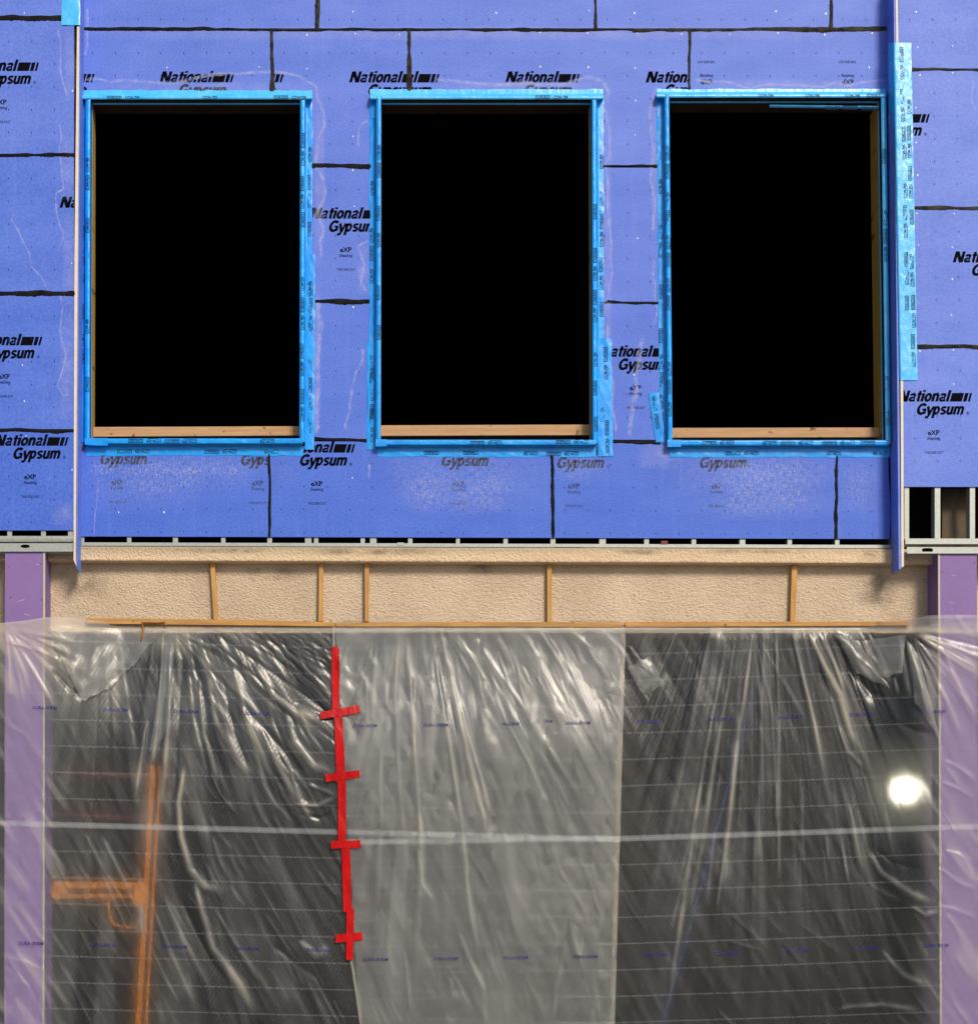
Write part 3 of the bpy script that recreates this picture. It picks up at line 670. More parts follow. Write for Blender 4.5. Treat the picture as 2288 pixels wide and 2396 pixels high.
    for nm, (tt, bb), sg in (('wooden_jamb', W['l'], -1), ('wooden_jamb', W['r'], 1)):
        mb = MB(); q = [P(tt - sg * 0.6, t_ + 2, FY), P(bb - sg * 0.6, b_, FY)]
        a0, a1 = Vector((q[0].x, 0.032, q[0].z)), Vector((q[1].x, 0.032, q[1].z)); dx = Vector((sg * 0.04, 0, 0))
        mb.slab([a0, a0 + dx, a1 + dx, a1], (0.10, 0.10, 0.21)[wi] if sg > 0 else 0.16)
        mb.build(nm, M['jambw'], win, 0.002)
    mb = MB(); a0, a1 = P(lt, t_ + 0.6, FY), P(rt, t_ + 0.6, FY)
    a0.y = a1.y = 0.032; dz = Vector((0, 0, 0.04)); mb.slab([a0, a1, a1 + dz, a0 + dz], 0.17); mb.build('wooden_header', M['darkw'], win, 0.002)

# ------------------------------------------------------------------ projecting wall at the left
lw = thing('sheathed_wall', 'projecting blue sheathed wall edged by pale trim beside the first window', 'wall', tuple(P(80, 1268, YL + 0.1)), 'blue sheathed wall sections')
for v0, v1, lg in ((-60, 39, []), (44, 361, [(-82, 166), ]), (365, 682, [(140, 486)]), (687, 1004, [(-74, 808)]), (1009, 1241, [(-13, 1043)])):
    board('sheathing_board', (-700, v0, 174, v1), YL, lw, f0=P, logos=lg, screws=.12)
for v_, wd, b in ((41, 10, 150), (363, 8, 176), (684, 10, 176), (1006, 7, 174)): bead([(-690, v_), (b, v_ + random.uniform(0, 3))], wd, lw, YL, f0=P)
# return panel and its pale edge
mb = MB(); polypx(mb, [(187, -60), (189.5, -60), (181.5, 1330), (179, 1322)], YL + 0.002, 0.2); mb.build('return_panel', M['board'], lw)
mb = MB(); polypx(mb, [(181, 62), (186.5, 62), (178, 1310), (179.5, 1325), (173, 1310), (174, 900), (175, 600)], YL - 0.003, 0.004); mb.build('corner_trim', M['white'], lw)
mb = SM()
for q in ([(138, 66), (142, 130), (148, 180), (160, 236)], [(140, 290), (143, 350), (145, 440), (132, 450), (136, 500), (146, 540), (142, 575)], [(28, 510), (60, 580), (110, 670)], [(150, 690), (145, 780), (155, 830), (140, 900), (150, 925), (162, 920)]): smear_line(mb, q, 5, YL)
mb.build('primer_smear', M['smear'], lw, recalc=False)
mb = SM()
for q in ((150, 66, 180, 240), (140, 280, 176, 470), (146, 500, 176, 720), (140, 720, 174, 1000), (120, 1170, 174, 1230)): smear_patch(mb, *q, YL)
mb.build('primer_smear', M['smeara'], lw, recalc=False)
for a, b in ((18, 29), (97, 108), (160, 172)):
    stud(lw, a, b, 1241.5, 1257, YL + 0.012, P)
mb = MB(); boxpx(mb, -700, 1254, 173, 1263, YL + 0.006, 0.003); boxpx(mb, -700, 1264, 171, 1267, YL + 0.004, 0.10); mb.build('steel_track', M['steel'], lw)
mb = MB(); boxpx(mb, -700, 1270, 172, 1290, YL + 0.02, 0.004); boxpx(mb, -700, 1288, 172, 1290.5, YL + 0.016, 0.12)
for i in range(10): pass
mb.build('steel_channel', M['steel'], lw)
mb = MB(); mb.add([P(60 + 11 * math.cos(a_), 1278 + 4 * math.sin(a_), YL + 0.0185) for a_ in np.arange(14) * 2 * math.pi / 14], [list(range(14))]); mb.build('punched_slot', M['black'], lw)

# ------------------------------------------------------------------ projecting wall at the right
rw = thing('sheathed_wall', 'projecting blue sheathed wall with white screws above bare steel studs', 'wall', tuple(P(2200, 1268, YL + 0.1)), 'blue sheathed wall sections')
for v0, v1, lg in ((-60, 160, []), (165, 484, [(2000, 287)]), (489, 808, [(2228, 614)]), (813, 1139, [(2099, 939.5)])):
    k = (v0 + v1) / 2; xl = 2101 + (k - 80) * 0.0125
    board('sheathing_board', (xl, v0, 2900, v1), YL, rw, f0=P, logos=lg, screws=.95)
for v_ in (162, 486, 811): bead([(2128, v_), (2890, v_ + 2)], 7, rw, YL, 'sealg', P)
mb = MB(); polypx(mb, [(2089.5, -60), (2094, -60), (2107, 1332), (2102, 1332)], YL + 0.002, 0.2)
fr_ = lambda a, b: None
rp = mb.build('return_panel', M['board'], rw)
mb = MB(); polypx(mb, [(2094, -60), (2099, -60), (2101, 110), (2096, 110)], YL - 0.003, 0.004); mb.build('corner_trim', M['white'], rw)
mb = MB(); polypx(mb, [(2106, 880), (2112, 880), (2114, 1325), (2108, 1328)], YL - 0.003, 0.004); mb.build('corner_trim', M['white'], rw)
for a, b in ((2115, 2126), (2186, 2199), (2268, 2280)): stud(rw, a, b, 1139.5, 1264, YL + 0.014, P)
mb = MB(); boxpx(mb, 2117, 1260, 2900, 1270, YL + 0.006, 0.003); boxpx(mb, 2117, 1270, 2900, 1273, YL + 0.002, 0.12); mb.build('steel_track', M['steel'], rw)
mb = MB(); boxpx(mb, 2121, 1280, 2900, 1292, YL + 0.02, 0.004); boxpx(mb, 2121, 1291, 2900, 1295, YL + 0.014, 0.12); mb.build('steel_channel', M['steel'], rw)
mb = MB(); mb.add([P(2169 + 12.5 * max(-1, min(1, 1.35 * math.cos(a_))), 1287 + 4.8 * math.sin(a_), YL + 0.0185) for a_ in np.arange(18) * 2 * math.pi / 18], [list(range(18))]); mb.build('punched_slot', M['black'], rw)
mb = SM()
for q in ([(2118, 660), (2130, 690), (2150, 715)], [(2278, 190), (2270, 230), (2285, 260)]): smear_line(mb, q, 5, YL)
mb.build('primer_smear', M['smear'], rw, recalc=False)
# tape that wraps the projecting corners (things stuck on the walls)
mb = MB(); mb2 = None
tp = strip('corner_tape', [(2098, 100), (2113, 890)], [(-21.5, YL + 0.15), (-9.2, YL + 0.002), (-8.5, YL - 0.006), (0, YL - 0.0065), (33, YL - 0.005)], None, 'tapel', dict(n=(1, 0), rows=[(11, YL - 0.006, 10, 0), (25, YL - 0.006, 90, 0)], dir=-1, yd=1, lw=0), 1.5)
setp(tp, 'long pale blue tape strip down the corner of the right projecting wall', 'tape', 'blue tape strips on wall corners')
tp = strip('corner_tape', [(186, -30), (187, 59)], [(42, YL - 0.004), (0, YL - 0.006), (-2, YL - 0.003)], None, 'tapel', dict(n=(-1, 0), rows=[(25, YL - 0.006, 14, 0)], dir=-1, yd=-1, lw=1), 1.5)
setp(tp, 'short blue tape piece at the top of the pale corner trim', 'tape', 'blue tape strips on wall corners')
# ------------------------------------------------------------------ rusty beam behind the studs at the right
mb = MB(); boxpx(mb, 2203, 1143, 2262, 1262, 0.02, 0.03); mb.build('flange', M['rust'], None)
beam = bpy.data.objects['flange']; beam.name = 'steel_post'; setp(beam, 'rusty steel post seen between the bare studs', 'steel post')

# ------------------------------------------------------------------ stucco wall and its ledge
st = thing('stucco_wall', 'beige rough stucco band with a projecting ledge under the blue wall', 'wall', tuple(P(1144, 1490, YS + 0.15)))
mb = MB(); boxpx(mb, -900, 1300, 3100, 1481, YS, 0.28, f=P); mb.build('wall_face', M['stucco'], st)
mb = MB(); mb.slab([Pw(-900, 1281, -0.02), Pw(3100, 1281, -0.02), Pw(3100, 1315, -0.02), Pw(-900, 1315, -0.02)], 0.12 + 0.2); mb.build('ledge', M['ledge'], st, 0.012)

for q in ((1990, 1330, 2100, 1420), (2030, 1336, 2070, 1385), (120, 1330, 260, 1400), (1085, 1305, 1160, 1345), (560, 1325, 720, 1360)):
    sm = SM(); smear_patch(sm, *q, YS, k=0.004); sm.build('grime_stain', M['grime'], st)
for q in ((700, 1281, 1060, 1300), (1440, 1282, 1560, 1300), (2010, 1283, 2060, 1316), (400, 1280, 640, 1296), (1640, 1283, 1900, 1297)):
    sm = SM(); smear_patch(sm, *q, -0.02, k=0.002); sm.build('grime_stain', M['grime'], st)
# ------------------------------------------------------------------ purple columns
def column(u0, u1, uside, label, nz):
    c = thing('column', label, 'column', (0, 0, 0), 'purple boxed columns')
    a, b = P(u0, 1292, YC), P(u1, 1292, YC); a2, b2 = P(u0, 2380, YC), P(u1, 2380, YC)
    a2.z = b2.z = 0; d = (a2 - P(u0, 2380, YC)); 
    mb = MB(); q = [a, b, Vector((b2.x, YC, 0)), Vector((a2.x, YC, 0))]
    mb.slab(q, 0.36)
    c.location = ((a2.x + b2.x) / 2, YC + 0.3, 0)
    for y_ in np.arange(1330, 2380, 74):      # screw dimples
        for x_ in (u0 + 9, u1 - 9):
            if random.random() < 0.75:
                r_ = random.uniform(1.2, 2.0); cx_, cy_ = x_ + random.uniform(-4, 4), y_ + random.uniform(-14, 14)
                mb.add([P(cx_ + r_ * math.cos(t_), cy_ + r_ * math.sin(t_), YC - 0.0012) for t_ in np.arange(6) * math.pi / 3], [list(range(6))], 1)
    for k_ in range(3):                       # scuffs
        cx_, cy_, l_ = random.uniform(u0 + 14, u1 - 20), random.uniform(1310, 1440), random.uniform(5, 18); t_ = random.uniform(-.5, 1.2)
        mb.add([P(cx_, cy_, YC - .001), P(cx_ + l_ * math.cos(t_), cy_ + l_ * math.sin(t_), YC - .001), P(cx_ + l_ * math.cos(t_), cy_ + l_ * math.sin(t_) + 1, YC - .001), P(cx_, cy_ + 1.2, YC - .001)], [[0, 1, 2, 3]], 2)
    mb.build('column_casing', [M['purple'], M['tick'], M['bead']], c, 0.0, recalc=False)
    e = (b, b2, 1) if uside > 0 else (a, a2, -1)
    mb = MB(); top, bot, sg = e; off = Vector((sg * 0.002, -0.003, 0)); wv = Vector((-sg * 0.016, 0, 0))
    mb.slab([top + off, top + off + wv, Vector((bot.x, YC, 0)) + off + wv, Vector((bot.x, YC, 0)) + off], 0.012); mb.build('corner_bead', M['bead'], c)
    if uside > 0:
        mb = MB(); boxpx(mb, u0 + 4, 1289, u1 - 2, 1292, YC - 0.004, 0.3); mb.build('top_trim', M['board'], c)
    return c
column(13, 106, 1, 'purple boxed column under the left projecting wall', 0)
column(2194, 2284, -1, 'purple boxed column under the wall with bare studs', 0)

# ------------------------------------------------------------------ furring sticks and battens
sg = 'short upright sticks on the stucco'
for pts, lab in (([(492, 1316), (503, 1315), (510, 1450), (500, 1451)], 'upright wooden stick nearest the left column, leaning slightly'), ([(747, 1316), (757, 1315), (756, 1454), (745, 1454)], 'upright stick nearly above the top of the red tape seam'),
                 ([(853, 1314), (864, 1314), (863, 1454), (854, 1454)], 'darker upright stick, third from the left column'), ([(1280, 1316), (1291, 1315), (1291, 1456), (1280, 1456)], 'lone upright stick below the middle window'),
                 ([(1852, 1323), (1865, 1321), (1860, 1458), (1848, 1458)], 'crooked upright stick nearest the right column, tilted')):
    mb = MB(); polypx(mb, pts, YS - 0.052, 0.05)
    o = mb.build('wooden_stick', M['stick'], None, 0.002); setp(o, lab, 'wooden stick', sg)
for pts, lab in (([(203, 1446), (560, 1450), (785, 1456), (785, 1466), (560, 1463), (203, 1459)], 'long wooden batten clamping the sheet beside the left column'),
                 ([(787, 1457), (1100, 1455), (1457, 1456), (1457, 1467), (1100, 1466), (787, 1466)], 'middle wooden batten over the double layer of plastic'),
                 ([(1463, 1455), (2128, 1454), (2130, 1464), (1463, 1467)], 'long wooden batten ending beside the right column')):
    mb = MB(); polypx(mb, pts, YS - 0.050, 0.03)
    o = mb.build('wooden_batten', M['batten'], None, 0.002); setp(o, lab, 'wooden batten', 'battens holding the plastic')

# ------------------------------------------------------------------ plastic sheets
def vnoise(x, y, seed):
    r = np.random.default_rng(seed).normal(size=(64, 64)); xi = np.floor(x).astype(int); yi = np.floor(y).astype(int); fx = x - xi; fy = y - yi
    fx = fx * fx * (3 - 2 * fx); fy = fy * fy * (3 - 2 * fy); g = lambda a, b: r[a % 64, b % 64]
    return (g(xi, yi) * (1 - fx) + g(xi + 1, yi) * fx) * (1 - fy) + (g(xi, yi + 1) * (1 - fx) + g(xi + 1, yi + 1) * fx) * fy
def sstep(a, b, x): t_ = np.clip((x - a) / (b - a), 0, 1); return t_ * t_ * (3 - 2 * t_)
def base_y(u, v):
    side = np.maximum(1 - sstep(112, 300, u), sstep(2010, 2190, u))
    ymid = (YS - 0.045) - (0.06 + 0.055 * (1 - sstep(1380, 1560, u))) * sstep(1478, 1780, v) - 0.05 * sstep(1760, 2396, v)
    ymid = np.where(v < 1470, YS - 0.004 - 0.041 * sstep(1462, 1470, v), ymid)
    return ymid * (1 - side) + (YC - 0.018) * side
def folds(u, v, lst):
    h = np.zeros_like(u); pl = np.zeros_like(u)
    for pts, wd, amp in lst:
        n = len(pts) - 1; L = [0]
        for (a, b), (c, d) in zip(pts[:-1], pts[1:]): L.append(L[-1] + math.hypot(c - a, d - b))
        bx0 = min(p[0] for p in pts) - 4 * wd; bx1 = max(p[0] for p in pts) + 4 * wd; by0 = min(p[1] for p in pts) - 4 * wd; by1 = max(p[1] for p in pts) + 4 * wd
        idx = (u > bx0) & (u < bx1) & (v > by0) & (v < by1)
        if not idx.any(): continue
        U, V = u[idx], v[idx]; best = np.full(U.shape, 1e9); s = np.zeros(U.shape)
        for i in range(n):
            (a, b), (c, d) = pts[i], pts[i + 1]; l2 = (c - a) ** 2 + (d - b) ** 2
            t_ = np.clip(((U - a) * (c - a) + (V - b) * (d - b)) / l2, 0, 1)
            dist = np.hypot(U - a - t_ * (c - a), V - b - t_ * (d - b)); m_ = dist < best
            best = np.where(m_, dist, best); s = np.where(m_, (L[i] + t_ * (L[i + 1] - L[i])) / L[-1], s)
        env = sstep(-0.02, 0.12, s) * (1 - sstep(0.72, 1.02, s)); ww = wd * 0.8 * (0.6 + 0.8 * s)
        g = np.exp(-(best / ww) ** 1.35) * env
        h[idx] += amp * g; pl[idx] += np.clip(amp - 0.0015, 0, None) / 0.013 * np.exp(-(best / (ww * 0.7)) ** 2) * env
    return h, pl
def fan(cx, cy, angs, length, wd, amp, jit=0.15, bend=0.0):
    o = []
    for a in angs:
        L = length * random.uniform(1 - jit * 2, 1 + jit); r0 = random.uniform(4, 22); a_ = R(a + random.uniform(-2.5, 2.5)); k = bend * random.uniform(.4, 1.4)
        pts = []
        for i in range(6):
            r = r0 + (L - r0) * i / 5; aa = a_ + R(k) * (i / 5); pts.append((cx + r * math.cos(aa), cy + r * math.sin(aa)))
        o.append((pts, wd * random.uniform(.6, 1.3), amp * random.uniform(.5, 1.25) * random.choice((1, 1, 1, -.7))))
    return o
mm = 0.001
FA = [([(382, 1478), (378, 1590), (364, 1740), (352, 1815)], 7, 14 * mm), ([(408, 1560), (394, 1680), (385, 1800), (374, 1905)], 8, 15 * mm), ([(396, 1480), (388, 1620), (372, 1780)], 7, -9 * mm),
      ([(428, 1540), (420, 1680), (404, 1900)], 11, -14 * mm), ([(432, 1790), (418, 1880), (424, 1960), (446, 2035), (480, 2072), (545, 2088)], 11, 15 * mm), ([(448, 1790), (470, 1880), (500, 1990)], 11, -9 * mm),
      ([(342, 1690), (330, 1780), (315, 1880)], 6, 10 * mm), ([(352, 1680), (340, 1790), (322, 1900)], 6, -8 * mm), ([(485, 1580), (505, 1690), (560, 1780), (610, 1830)], 9, 9 * mm), ([(545, 1560), (575, 1670), (640, 1830)], 9, 10 * mm),
      ([(595, 1550), (640, 1625), (690, 1665), (765, 1690)], 12, 15 * mm), ([(668, 1665), (690, 1735), (735, 1790), (790, 1815)], 12, 15 * mm), ([(690, 1640), (740, 1665), (775, 1680)], 10, -10 * mm),
      ([(465, 1585), (478, 1720), (515, 1850)], 7, 8 * mm), ([(560, 1640), (600, 1760), (625, 1860)], 8, 8 * mm), ([(525, 1600), (545, 1700), (590, 1830)], 7, -7 * mm), ([(440, 1570), (455, 1700), (490, 1830)], 6, 7 * mm),
      ([(610, 1700), (650, 1790), (700, 1880)], 8, 8 * mm), ([(635, 1660), (670, 1760), (720, 1850)], 8, -9 * mm), ([(690, 1880), (740, 1885), (785, 1866)], 7, 10 * mm), ([(700, 1905), (750, 1915), (785, 1900)], 6, -8 * mm), ([(720, 1835), (760, 1850), (785, 1862)], 6, 8 * mm),
      ([(455, 2060), (475, 2140), (500, 2220), (560, 2300), (610, 2390)], 13, 13 * mm), ([(425, 2100), (470, 2200), (540, 2320)], 12, -11 * mm), ([(380, 2090), (430, 2200), (500, 2330)], 9, 7 * mm), ([(360, 2130), (400, 2230), (470, 2380)], 8, 6 * mm),
      ([(500, 2120), (560, 2220), (640, 2340)], 9, 6 * mm), ([(700, 2200), (740, 2235), (775, 2215)], 14, 10 * mm), ([(640, 2210), (700, 2260), (760, 2300)], 14, -8 * mm), ([(240, 1960), (290, 2060), (330, 2150)], 7, 5 * mm), ([(200, 1950), (250, 2050)], 7, 5 * mm),
      ([(12, 1500), (120, 1530), (165, 1560), (215, 1640)], 7, 13 * mm), ([(90, 1492), (130, 1500), (168, 1512)], 6, -16 * mm), ([(95, 1516), (140, 1540), (172, 1574)], 6, -16 * mm), ([(125, 1570), (165, 1612), (200, 1640)], 7, -15 * mm),
      ([(5, 1910), (60, 1912), (130, 1880), (185, 1840)], 2.5, 3 * mm), ([(30, 2060), (100, 2065), (190, 2035)], 2.5, 2.5 * mm), ([(10, 2240), (60, 2250), (110, 2275)], 8, 7 * mm), ([(5, 2250), (60, 2290), (95, 2350)], 9, -7 * mm), ([(15, 1690), (60, 1720), (110, 1790)], 9, 6 * mm)]
FA += fan(12, 1470, [8, 16, 24, 33, 41, 48, 55, 62, 70, 78], 230, 6, 10 * mm, bend=6)
FA += fan(408, 1478, [20, 32, 44, 55, 66, 76, 85], 120, 5, 6 * mm)
for i in range(46):
    x, y = random.uniform(440, 790), random.uniform(1500, 2100); L = random.uniform(50, 140); a_ = R(random.uniform(58, 74)); FA.append(([(x, y), (x + L * .5 * math.cos(a_), y + L * .5 * math.sin(a_)), (x + L * math.cos(a_ - .12), y + L * math.sin(a_ - .12))], random.uniform(3.5, 7), random.uniform(2, 6) * mm))
for i in range(60):
    x, y = random.uniform(130, 800), random.uniform(1900, 2360); L = random.uniform(60, 190); a_ = R(random.uniform(54, 66)); FA.append(([(x, y), (x + L * math.cos(a_), y + L * math.sin(a_))], random.uniform(3, 7), random.uniform(1.2, 3.6) * mm))
FB = [([(950, 1478), (960, 1580), (970, 1750), (985, 1950), (992, 2130)], 9, 13 * mm), ([(985, 1500), (985, 1700), (1005, 1980)], 9, -6 * mm), ([(932, 1478), (925, 1620), (932, 1800), (950, 2010)], 7, 9 * mm), ([(1032, 1478), (1052, 1580), (1085, 1720), (1115, 1850), (1155, 1990)], 8, 15 * mm),
      ([(1012, 1478), (1028, 1600), (1052, 1740), (1080, 1920), (1095, 2080), (1130, 2300)], 8, 13 * mm), ([(1076, 1640), (1100, 1730), (1135, 1850), (1150, 1930)], 7, 11 * mm), ([(1046, 1600), (1075, 1740), (1110, 1900)], 7, -8 * mm), ([(1062, 1478), (1120, 1560), (1180, 1680), (1240, 1790), (1300, 1930)], 7, 8 * mm),
      ([(1100, 1480), (1200, 1620), (1290, 1760), (1370, 1890)], 7, 7 * mm), ([(1140, 1560), (1230, 1700), (1330, 1850)], 7, -5 * mm), ([(1215, 1478), (1240, 1510), (1270, 1545)], 4, 6 * mm), ([(1340, 1478), (1370, 1505), (1395, 1520)], 5, 6 * mm), ([(890, 1740), (892, 1900), (884, 2130)], 9, 8 * mm), ([(815, 1500), (800, 1560), (792, 1640)], 5, 6 * mm), ([(880, 1480), (876, 1560), (870, 1680)], 5, 6 * mm),
      ([(975, 1980), (990, 2070), (1030, 2130)], 7, 7 * mm), ([(1290, 1970), (1310, 2040), (1370, 2130), (1390, 2230)], 8, 7 * mm), ([(1330, 2150), (1345, 2210), (1365, 2260)], 6, 6 * mm), ([(1072, 2180), (1110, 2270), (1140, 2330)], 9, 8 * mm), ([(945, 2220), (955, 2300), (962, 2396)], 5, 8 * mm), ([(1318, 2220), (1305, 2300), (1292, 2396)], 5, 6 * mm),
      ([(1395, 1640), (1415, 1720), (1405, 1900)], 6, 4 * mm), ([(1440, 1700), (1400, 1900), (1370, 2120), (1340, 2396)], 3, 4 * mm),
      ([(1705, 1478), (1690, 1560), (1650, 1760), (1600, 2100), (1560, 2390)], 9, 10 * mm), ([(1757, 1478), (1750, 1560), (1730, 1700), (1700, 1960), (1690, 2100)], 9, 12 * mm), ([(1722, 1478), (1695, 1650), (1668, 1800), (1640, 2000)], 8, 9 * mm), ([(1735, 1500), (1712, 1650), (1690, 1850)], 7, -7 * mm), ([(1815, 1478), (1822, 1700), (1820, 1960)], 7, 9 * mm), ([(1785, 1500), (1782, 1700), (1785, 1950)], 6, 7 * mm),
      ([(1852, 1478), (1875, 1570), (1905, 1690), (1925, 1800)], 7, 10 * mm), ([(1890, 1478), (1925, 1550), (1965, 1625), (1990, 1715), (2035, 1808)], 11, 18 * mm), ([(1915, 1480), (1955, 1560), (1980, 1620)], 8, 11 * mm), ([(1910, 1560), (1950, 1640), (1980, 1740)], 9, -12 * mm), ([(1960, 1700), (1985, 1760), (2030, 1805)], 6, 8 * mm), ([(1945, 1480), (1975, 1560), (2040, 1625), (2115, 1640)], 15, -22 * mm), ([(1952, 1478), (1990, 1510), (2012, 1560), (2052, 1600)], 10, 18 * mm), ([(2020, 1520), (2060, 1560), (2082, 1600)], 10, 14 * mm), ([(2110, 1550), (2092, 1588), (2100, 1628)], 3.5, 9 * mm), ([(2120, 1500), (2150, 1590), (2190, 1690)], 16, 20 * mm), ([(2100, 1480), (2115, 1560), (2130, 1640)], 10, 12 * mm), ([(2135, 1500), (2180, 1600), (2200, 1650)], 9, -14 * mm),
      ([(2095, 1690), (2140, 1710), (2190, 1720)], 10, -8 * mm), ([(2195, 1600), (2230, 1670), (2250, 1730)], 12, 12 * mm), ([(2200, 1510), (2250, 1620), (2288, 1680)], 10, 12 * mm),
      ([(2030, 1990), (2060, 2040), (2130, 2090), (2190, 2115)], 11, 10 * mm), ([(2045, 1985), (2090, 2020), (2160, 2035)], 9, -8 * mm), ([(2060, 2220), (2110, 2280), (2180, 2310)], 10, 7 * mm), ([(1960, 2360), (2060, 2350), (2160, 2365)], 8, 6 * mm), ([(2130, 2120), (2165, 2140), (2200, 2130)], 7, 7 * mm),
      ([(2200, 1830), (2240, 1845), (2280, 1870)], 5, 8 * mm), ([(2205, 1990), (2245, 2000), (2285, 2020)], 6, 9 * mm), ([(2195, 2030), (2250, 2070), (2285, 2080)], 6, 8 * mm), ([(2200, 2120), (2240, 2130), (2285, 2150)], 6, 7 * mm), ([(2210, 1780), (2250, 1800), (2288, 1830)], 6, 8 * mm), ([(2205, 1900), (2225, 1930), (2240, 1960)], 3, 6 * mm),
      ([(826, 2258), (836, 2320), (850, 2396)], 5, 8 * mm)]
FB += fan(2128, 1478, [-14, -6, 2, 10, 18, 26, 34, 42, 50, 58, 66, 75], 240, 6, 10 * mm)
FB += fan(1040, 1470, [70, 80, 90, 100, 112, 60, 52], 140, 5, 6 * mm); FB += fan(1760, 1470, [62, 70, 78, 86, 94, 102, 110], 300, 6, 5 * mm)
for i in range(60):
    x, y = random.uniform(1060, 1430), random.uniform(1480, 2000); L = random.uniform(60, 170); a_ = R(random.uniform(58, 74)); FB.append(([(x, y), (x + L * math.cos(a_), y + L * math.sin(a_))], random.uniform(3.5, 7), random.uniform(1.5, 4.5) * mm))
for i in range(52):
    x, y = random.uniform(1560, 2090), random.uniform(1800, 2000); L = random.uniform(60, 220); a_ = R(92 + (1800 - x) * 0.055 + random.uniform(-3, 3)); FB.append(([(x, y), (x + L * math.cos(a_), y + L * math.sin(a_))], random.uniform(3.5, 7), random.uniform(2, 5.5) * mm))
for i in range(45):
    x, y = random.uniform(850, 1400), random.uniform(1980, 2350); L = random.uniform(60, 200); a_ = R(random.uniform(60, 84)); FB.append(([(x, y), (x + L * math.cos(a_), y + L * math.sin(a_))], random.uniform(4, 9), random.uniform(1.5, 4) * mm))
for i in range(9):
    x, y = random.uniform(1600, 2150), random.uniform(2020, 2380); L = random.uniform(60, 160); a_ = R(random.uniform(15, 50)); FB.append(([(x, y), (x + L * math.cos(a_), y + L * math.sin(a_))], random.uniform(5, 9), random.uniform(1.5, 4) * mm))
BA = lambda u: 1926 + 0.0262 * u
BB = lambda u: np.interp(u, [700, 790, 1460, 1800, 2160, 2400], [1972, 1971, 1962, 1951, 1938, 1930])
for i in range(50):
    x = random.uniform(860, 1440); y = random.uniform(1476, 1500) if i < 45 else random.uniform(1500, 2250); L = random.uniform(60, 300); a_ = R(90 - (x - 960) * 0.055 + random.uniform(-5, 5)); FB.append(([(x, y), (x + L * .5 * math.cos(a_), y + L * .5 * math.sin(a_)), (x + L * math.cos(a_ - .05), y + L * math.sin(a_ - .05))], random.uniform(2, 4), random.uniform(1, 3.2) * mm))
for i in range(50):
    x = random.uniform(1500, 2110); y = random.uniform(1476, 1490) if i < 55 else random.uniform(1500, 2200); L = random.uniform(80, 420); a_ = R(90 - (x - 1770) * 0.075 + random.uniform(-4, 4)); FB.append(([(x, y), (x + L * .5 * math.cos(a_), y + L * .5 * math.sin(a_)), (x + L * math.cos(a_ - .03), y + L * math.sin(a_ - .03))], random.uniform(2, 4), random.uniform(1, 3) * mm))
for i in range(34):
    x = random.uniform(430, 770); y = random.uniform(1476, 1500) if i < 40 else random.uniform(1500, 1900); L = random.uniform(50, 260); a_ = R(72 - (x - 420) * 0.03 + random.uniform(-6, 6)); FA.append(([(x, y), (x + L * .5 * math.cos(a_), y + L * .5 * math.sin(a_)), (x + L * math.cos(a_ - .1), y + L * math.sin(a_ - .1))], random.uniform(2, 4), random.uniform(1, 3) * mm))
FA += fan(12, 1462, list(range(4, 86, 4)), 200, 2.6, 4 * mm, bend=5); FB += fan(2128, 1472, list(range(-18, 84, 4)), 210, 2.6, 4 * mm, bend=4)
GATH = {31: [(395, 1250, 24, 330, 790, 1950, 0.75, 50), (250, 1300, 22, 120, 800, 2500, 0.5, 60)], 77: [(1010, 1050, 30, 790, 1440, 2300, 0.85, 70), (1770, 1000, 58, 1500, 2080, 2050, 0.75, 80)]}
def relief(u, v, lst, seed):
    h, pl = folds(u, v, lst)
    a = R(64); p = u * math.cos(a) + v * math.sin(a); q = -u * math.sin(a) + v * math.cos(a)
    h *= 1.05
    h += 3.2 * mm * vnoise(q / 34 + 5, p / 230, seed) + 1.3 * mm * vnoise(q / 13, p / 90 + 3, seed + 1) + 6.5 * mm * vnoise(u / 130, v / 190, seed + 2) + 0.35 * mm * vnoise(u / 17 + 3, v / 21, seed + 4)
    # gathers that fan out from where the film is bunched on the battens
    for (cx, cy, k, u0, u1, vf, am, sd_) in GATH[seed]:
        phi = (u - cx) / np.maximum(v - cy, 60.0); wgt = sstep(u0 - 40, u0 + 40, u) * (1 - sstep(u1 - 60, u1 + 60, u)) * (1 - 0.75 * sstep(vf - 250, vf + 250, v))
        b1 = vnoise(phi * k, v / 420, sd_); b2 = vnoise(phi * k * 2.3 + 9, v / 300, sd_ + 1)
        h += am * wgt * (5.0 * mm * b1 + 1.8 * mm * b2); pl = pl + am * wgt * (0.30 * sstep(0.1, 1.0, b1) + 0.20 * sstep(0.2, 1.1, b2))
    h *= sstep(1468, 1500, v) * 0.9 + 0.1
    pl = np.clip(pl, 0, 1.1) * (0.55 + 0.45 * np.clip(vnoise(u / 40 + 7, v / 55, seed + 9) + 0.6, 0, 1.2))
    side = np.maximum(1 - sstep(105, 190, u), sstep(2120, 2200, u))          # film gathered and milkier over the columns
    dg = vnoise((u * 0.82 - v * 0.57) / 13, (u * 0.57 + v * 0.82) / 95, seed + 12)
    pl = pl + side * (0.16 + 0.42 * sstep(0.25, 1.3, dg) + 0.25 * (1 - sstep(1470, 1640, v)))
    h += side * 1.6 * mm * dg
    pl = pl + 0.40 * (1 - sstep(1490, 1760, v)) * (1 - sstep(380, 680, u)) * np.clip(0.75 + 0.45 * vnoise(u / 70, v / 60, seed + 14), 0, 1.3) * (seed == 31)  # sky reflection at the upper left, painted as extra milkiness
    return h, np.clip(pl, 0, 1)
